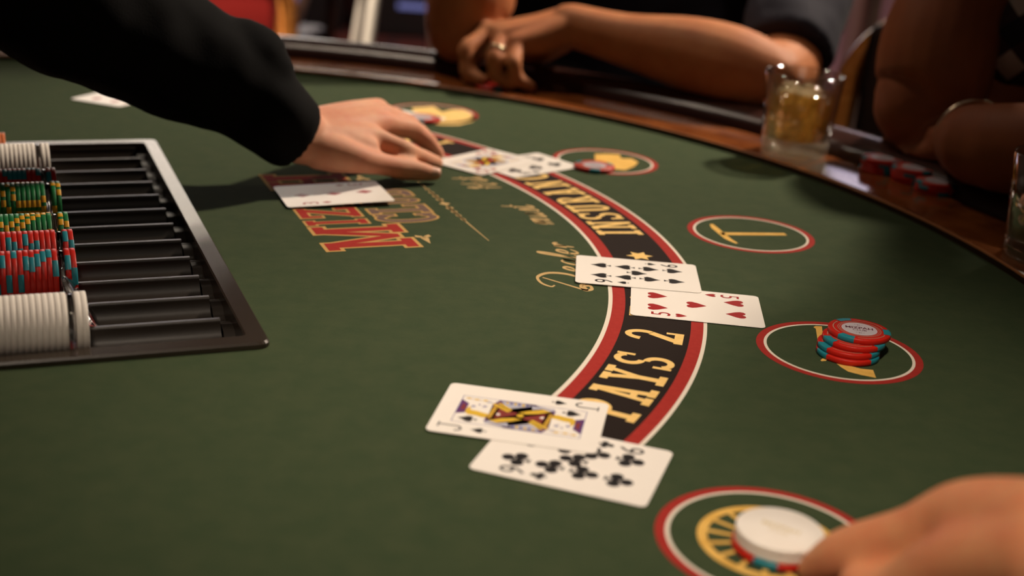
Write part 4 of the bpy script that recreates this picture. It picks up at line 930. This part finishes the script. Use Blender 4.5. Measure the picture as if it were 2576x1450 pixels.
for sg in (-1, 1): bm_tube(bm, [(hip3 + Vector((-.38, sg*.11-.22, -.62)), .037), (hip3 + Vector((-.52, sg*.11-.26, -.625)), .032)], 14, 3)
obj('shoes', remesh('shoes', bm, .008, 2), M['slot'], p3)
q = band(p3, 'bracelet', w4 + (R(2520, 372, 1.125) - w4)*.10, R(2520, 372, 1.125) - w4, .0345, .0045, .0018, M['steel']); q['label'] = 'thin pale metal bracelet on the wrist'

# ---- the near player: only a hand comes in at the lower right corner, thumb on the white chips
tip, ip, mc, cm = R(2056, 1436, .4750), R(2172, 1390, .4620), R(2440, 1312, .4350), R(2640, 1345, .400)
hw = Vector((.285, .370, .070))
tubes = [[(cm, .0200), (mc, .0165), ((mc+ip)/2, .0128), (ip, .0128), ((ip+tip)/2, .0122), (tip, .0088)]]
idx = [R(2640, 1420, .385), R(2420, 1436, .412), R(2270, 1505, .428), R(2150, 1545, .444)]
tubes += [[(idx[0], .019), (idx[1], .0165), (idx[2], .0135), (idx[3], .0095)]]
for q_ in idx: q_.z = max(q_.z, .018)
for k in range(1, 4):
    o_ = Vector((.014*k, -.022*k, -.002*k)); a = [idx[0] + o_, idx[1] + o_ + Vector((.012, -.002, -.004)), idx[2] + o_ + Vector((.022, -.002, -.008)), idx[3] + o_ + Vector((.036, -.006, -.001))]
    tubes += [[(a[0], .0140), (a[1], .0110 - .0006*k), (a[2], .0098 - .0005*k), (a[3], .0078 - .0004*k)], [(a[0], .0145), (hw + o_*.4, .020)]]
tubes += [[(idx[0], .0150), (hw, .022)], [(cm, .020), (hw, .026)], [(mc, .0165), (idx[0], .015)]]
eln = Vector((.50, .23, .10)); shn = Vector((.72, .10, .42))
tubes += [[(hw, .0265), (hw*.5 + eln*.5, .040), (eln, .047)], [(eln, .048), (shn, .062)]]
hipn, chn, nkn = Vector((.92, -.02, -.10)), Vector((.88, -.02, .26)), Vector((.82, -.03, .49)); shn2 = Vector((.76, -.22, .40)); eln2 = Vector((.62, -.30, .10)); wn2 = Vector((.60, -.08, .02))
htb, hbl, hP, hrot = head(None, Vector((.77, -.02, .67)), Vector((-.8, .45, -.35)))
tb6, _ = hand_tubes(wn2, Vector((-.1, .9, -.3)), Vector((0, .2, 1)), True, [(.4, .5, .3)]*4)
tubes += [[(wn2, .027), (eln2, .046)], [(eln2, .048), (shn2, .062)], [(nkn - Vector((0, 0, .08)), .062), (Vector((.785, -.025, .59)), .058)], [(hipn, .12), (chn, .125)]] + htb + tb6
p4 = obj('person', body_mesh('person', tubes, .0026, hbl, 5), M['skin_hand'])
tag(p4, 'person whose blurred hand reaches in at the lower right to the white chips', 'person')
head_details(p4, hP, hrot, None)
bm = bmesh.new()
for t_ in torso_tubes(hipn, chn, nkn, shn, shn2): bm_tube(bm, t_, 22, 4)
bm_tube(bm, [(shn, .082), (eln*.6 + shn*.4, .070)], 20, 4); bm_tube(bm, [(shn2, .082), (eln2*.6 + shn2*.4, .070)], 20, 4)
me = remesh('shirt', bm, .007, 4); displace(me, .006, 12, 6); obj('shirt', me, M['trousers'], p4)
bm = bmesh.new()
for sg in (-1, 1): bm_tube(bm, [(hipn + Vector((0, sg*.09, -.02)), .095), (hipn + Vector((-.36, sg*.12+.05, -.04)), .072), (hipn + Vector((-.38, sg*.12+.05, -.50)), .052)], 16, 4)
obj('trousers', remesh('trousers', bm, .010, 3), M['trousers'], p4)
bm = bmesh.new()
for sg in (-1, 1): bm_tube(bm, [(hipn + Vector((-.36, sg*.12+.05, -.62)), .037), (hipn + Vector((-.54, sg*.12+.05, -.625)), .032)], 14, 3)
obj('shoes', remesh('shoes', bm, .008, 2), M['slot'], p4)
dn = tip - ip; nn_ = Vector((-.12, -.72, .68)); q = nail(p4, ip + dn*.50 + nn_.normalized()*.0128, dn, nn_, M['nail'], .0180, .0165); q['label'] = 'broad yellowish thumb nail'

# ------------------------------------------------------------------ drinks on the rail
def clear_mat(name, tint, gloss=.9, dif=None, rough=.0, ior=1.5, edge=(3.0, .75)):
    """thin clear stuff: light passes straight through, tinted; its surface mirrors by Fresnel; dif adds a cloudy share"""
    m = bpy.data.materials.new(name); m.use_nodes = True; nt = m.node_tree; nt.nodes.clear(); N_ = nt.nodes.new
    out = N_('ShaderNodeOutputMaterial'); tr = N_('ShaderNodeBsdfTransparent'); tr.inputs[0].default_value = (*tint, 1); base_ = tr.outputs[0]
    if dif:
        rf = N_('ShaderNodeBsdfRefraction'); rf.inputs['Color'].default_value = (*dif[1], 1); rf.inputs['IOR'].default_value = 1.33; rf.inputs['Roughness'].default_value = .12
        tl = N_('ShaderNodeBsdfTranslucent'); tl.inputs[0].default_value = (*dif[1], 1); m1 = N_('ShaderNodeMixShader'); m1.inputs[0].default_value = dif[2]
        nt.links.new(rf.outputs[0], m1.inputs[1]); nt.links.new(tl.outputs[0], m1.inputs[2])
        mx = N_('ShaderNodeMixShader'); mx.inputs[0].default_value = dif[0]; nt.links.new(base_, mx.inputs[1]); nt.links.new(m1.outputs[0], mx.inputs[2]); base_ = mx.outputs[0]
    lw = N_('ShaderNodeLayerWeight'); lw.inputs[0].default_value = .5; pw = N_('ShaderNodeMath'); pw.operation = 'POWER'; pw.inputs[1].default_value = edge[0]; nt.links.new(lw.outputs['Facing'], pw.inputs[0]); fr = N_('ShaderNodeMath'); fr.operation = 'MULTIPLY_ADD'; fr.inputs[1].default_value = edge[1]; fr.inputs[2].default_value = .06 + (.05 if edge[0] < 2 else 0); nt.links.new(pw.outputs[0], fr.inputs[0]); gl = N_('ShaderNodeBsdfGlossy'); gl.inputs['Roughness'].default_value = .02 + rough; gl.inputs[0].default_value = (gloss, gloss, gloss, 1)
    m2 = N_('ShaderNodeMixShader'); nt.links.new(fr.outputs[0], m2.inputs[0]); nt.links.new(base_, m2.inputs[1]); nt.links.new(gl.outputs[0], m2.inputs[2]); nt.links.new(m2.outputs[0], out.inputs[0])
    return m
M['glass'] = clear_mat('drinking_glass', (.96, .96, .95), edge=(1.8, .9)); M['whisky'] = clear_mat('amber_whisky', (.93, .76, .42), dif=(.30, (.80, .46, .12), .5))
M['ice'] = clear_mat('ice_block', (.97, .95, .86), dif=(.42, (.95, .84, .60), .45), ior=1.4); M['glass_base'] = clear_mat('thick_glass_base', (.95, .96, .92), dif=(.5, (.97, .95, .82), .30))
def tumbler(name, x, y, z, label, rb=.0345, rt=.0402, h=.083, fill=.062, seed=1, n=6):
    t = empty(name, (x, y, z)); tag(t, label, 'glass')
    bm = bmesh.new(); bm_lathe(bm, [(rb, .016), (rt, h-.001), (rt-.0009, h), (rt-.0018, h-.001), (rb-.0022, .0172)], 56); obj('glass_wall', bm, M['glass'], t)
    bm = bmesh.new(); bm_lathe(bm, [(.0001, .0015), (rb-.008, .001), (rb-.004, 0), (rb-.0012, .0010), (rb, .004), (rb, .0158), (rb-.003, .0166), (.0001, .0150)], 56); obj('glass_base', bm, M['glass_base'], t)
    k = (fill-.0165)/(h-.0165); rf = rb-.0023 + (rt-rb)*k
    bm = bmesh.new(); bm_lathe(bm, [(.0001, .0172), (rb-.0030, .0175), (rf, fill), (.0001, fill)], 56); obj('whisky', bm, M['whisky'], t)
    rr = random.Random(seed)
    for i in range(n):
        a = i*2.2 + rr.random(); r = .011 + .004*rr.random(); zz_ = (.030, .034, .046, .050, .060, .062)[i]
        bm = bmesh.new(); bm_box(bm, (0, 0, 0), (.020, .018, .017), None, .003)
        o = obj('ice_cube', bm, M['ice'], t, (r*math.cos(a), r*math.sin(a), zz_), (rr.random()*3, rr.random()*3, rr.random()*3), True)
    return t
g = G(1996, 384, .0068); tumbler('whisky_glass', g.x, g.y, .0069, 'short glass of amber whisky with ice on the wooden rail by the navy sleeve')
g2 = G(2634, 650, .0068); tumbler('whisky_glass', g2.x, g2.y, .0069, 'short glass cut off by the right frame edge on the rail near the plaid shirt', fill=.040, seed=5, n=3)

# ------------------------------------------------------------------ chairs, stools, machines and curtain behind
def chair(label, loc, rz, seat_m, h_seat=.50, h_back=.84, wd=.46, frame='oak', arms=True):
    t = empty('casino_chair', (loc[0], loc[1], -T), (0, 0, rz)); tag(t, label, 'chair')
    fm = M[frame]; w2 = wd/2
    bm = bmesh.new(); bm_box(bm, (0, 0, h_seat-.03), (wd-.03, .44, .08), None, .025); obj('seat', bm, seat_m, t, smooth=True)
    bm = bmesh.new(); bm_box(bm, (0, .215, (h_seat+h_back)/2+.02), (wd-.07, .05, h_back-h_seat-.06), None, .022); obj('backrest', bm, seat_m, t, smooth=True)
    bm = bmesh.new(); z0, z1 = h_seat-.05, h_back
    bm_tube(bm, [((-w2, .21, z0), .019), ((-w2, .225, z1-.16), .019), ((-w2+.02, .235, z1-.06), .020), ((-w2+.09, .24, z1-.005), .021), ((0, .245, z1+.012), .021), ((w2-.09, .24, z1-.005), .021), ((w2-.02, .235, z1-.06), .020), ((w2, .225, z1-.16), .019), ((w2, .21, z0), .019)], 12, 5); obj('back_frame', bm, fm, t)
    for sx in (-1, 1):
        bm = bmesh.new()
        if arms: bm_tube(bm, [((sx*w2, .21, h_seat), .018), ((sx*w2*1.02, -.02, h_seat+.19), .017), ((sx*w2*1.02, -.19, h_seat+.17), .018), ((sx*w2, -.20, h_seat-.04), .017)], 10, 5); obj('armrest', bm, fm, t)
        else: bm.free()
        for sy in (-.19, .20):
            bm = bmesh.new(); bm_tube(bm, [((sx*(w2-.02), sy, h_seat-.05), .020), ((sx*(w2+.005), sy*1.12, .012), .014)], 10, 2); obj('leg', bm, fm, t)
    return t
def stool(label, loc, rz, seat_m, h=.95):
    t = empty('bar_stool', (loc[0], loc[1], -T), (0, 0, rz)); tag(t, label, 'stool')
    bm = bmesh.new(); bm_lathe(bm, [(.0001, h-.03), (.17, h-.03), (.185, h), (.18, h+.03), (.15, h+.045), (.0001, h+.05)], 32); obj('seat', bm, seat_m, t)
    for sx in (-1, 1):
        for sy in (-1, 1):
            bm = bmesh.new(); bm_tube(bm, [((sx*.05, sy*.05, h-.03), .0135), ((sx*.165, sy*.165, .008), .0135)], 12, 1); obj('leg', bm, M['satin'], t)
    bm = bmesh.new(); bm_lathe(bm, [(.176 + .010*math.cos(a*PI/5), .25 + .010*math.sin(a*PI/5)) for a in range(10)], 40, closed=True); obj('foot_ring', bm, M['chrome'], t)
    return t
chair('dark-backed chair with a curved golden wood frame between the two players', (.452, 1.525), math.radians(-39.8), M['dark_seat'], .46, .862, wd=.38, arms=False)
chair('red upholstered golden wood armchair in the background left of the pale stool', (-.87, 3.30), math.radians(196), M['red_seat'], .42, .74)
chair('dark chair in the background behind the red armchair', (-.95, 4.25), math.radians(170), M['dark_seat'], .40, .72, frame='table_dark')
stool('bar stool with pale metal legs in the background beyond the far rail', (-.30, 3.0), math.radians(15), M['dark_seat'])
def slot(x, y, rz, label, top=M['topper']):
    t = empty('slot_machine', (x, y, -T), (0, 0, rz)); tag(t, label, 'slot machine', 'slot machines along the back wall')
    bm = bmesh.new(); bm_box(bm, (0, 0, .40), (.62, .55, .80), None, .02); obj('base', bm, M['slot'], t)
    bm = bmesh.new(); bm_box(bm, (0, .08, 1.20), (.60, .40, .80), None, .03); obj('cabinet', bm, M['slot'], t)
    bm = bmesh.new(); bm_box(bm, (0, -.126, 1.22), (.46, .012, .46), None, .004); obj('screen', bm, M['screen'], t)
    bm = bmesh.new(); bm_box(bm, (0, .06, 1.74), (.68, .26, .50), None, .03); tp_ = obj('topper', bm, M['slot'], t)
    bm = bmesh.new(); bm_box(bm, (0, -.074, 1.75), (.65, .012, .42), None, .004); obj('topper_panel', bm, top, tp_)
    bm = bmesh.new(); bm_box(bm, (0, -.26, .84), (.58, .20, .05), Matrix.Rotation(.2, 3, 'X'), .012); obj('button_deck', bm, M['slot'], t)
    bm = bmesh.new(); bm_box(bm, (0, -.278, .17), (.16, .012, .03), None, .004); obj('glint_strip', bm, M['blue_glint'], t)  # added strip, glows in place of a bluish reflection
    bm = bmesh.new(); bm_lathe(bm, [(.0001, 0), (.045, .0), (.05, .02), (.0001, .03)], 20); o = obj('coin_tray_boss', bm, M['chrome'], t, (.22, -.275, .55), (PI/2, 0, 0)); return t
for i, (x, y) in enumerate(((-2.75, 7.3), (-2.05, 7.3), (-1.35, 7.3), (-.65, 7.3), (.05, 7.3), (.75, 7.3), (1.45, 7.3), (2.15, 7.3))):
    slot(x, y, 0, 'black slot machine with lit screen in the row along the back, ' + ORD[i] + ' from the left')
# an added panel whose mauve glow the rail mirrors, above the machines at right, and lit panels in the ceiling towards the back
t = empty('mirrored_glow_panel', (1.90, 6.90, 1.40)); tag(t, 'added blank mauve glowing panel above the slot machines, mirrored in the rail', 'glow_panel')
bm = bmesh.new(); bm_box(bm, (0, .04, 0), (1.30, .08, .46), None, .01); obj('glow_box', bm, M['slot'], t)
bm = bmesh.new(); bm_box(bm, (0, -.004, 0), (1.22, .012, .38), None, .004); obj('lit_panel', bm, M['mauve'], t)
for sx in (-.5, .5):
    bm = bmesh.new(); bm_tube(bm, [((sx, .04, .22), .008), ((sx, .04, CEIL - 1.40), .008)], 8, 1); obj('hanger_rod', bm, M['chrome'], t)
for i, (x, y) in enumerate(((-2.0, 6.0), (-2.0, 7.8), (.4, 7.8), (2.6, 5.4))):
    t = empty('ceiling_light', (x, y, CEIL)); tag(t, ('square lit ceiling panel in front of the slot machines at left', 'square lit ceiling panel in the back left corner', 'square lit ceiling panel at the back middle', 'square lit ceiling panel at the back right')[i], 'ceiling light', 'lit ceiling panels')
    bm = bmesh.new(); bm_box(bm, (0, 0, -.015), (1.10, 1.10, .03), None, .006); obj('frame', bm, M['slot'], t)
    bm = bmesh.new(); bm_box(bm, (0, 0, -.034), (1.0, 1.0, .01)); obj('diffuser', bm, M['white_lamp'], t)
# gathered curtain behind the right-hand players
bm = bmesh.new(); N = 120; cw = 2.3
rows = []
for z in (0.01, .35, .7, 1.0, 1.25):
    rows.append([bm.verts.new((cw*(i/N - .5), .045*math.sin(2*PI*i/N*17 + .4*math.sin(z*3)) + .01*math.sin(i*1.3), z)) for i in range(N+1)])
for A, B2 in zip(rows, rows[1:]):
    for i in range(N): bm.faces.new((A[i], A[i+1], B2[i+1], B2[i])).smooth = True
cu = obj('curtain', bm, M['curtain'], None, (1.55, 3.75, -T), (0, 0, math.radians(-16))); so = cu.modifiers.new('s', 'SOLIDIFY'); so.thickness = .004
tag(cu, 'gathered mauve and bronze striped curtain behind the golden framed chair', 'curtain')
bm = bmesh.new(); bm_tube(bm, [((-1.25, 0, 1.27), .018), ((1.25, 0, 1.27), .018)], 12, 1); obj('curtain_rod', bm, M['oak'], cu)

# ------------------------------------------------------------------ lift everything so that the floor is at z = 0
for o in list(bpy.data.objects):
    if o.parent is None: o.location.z += T
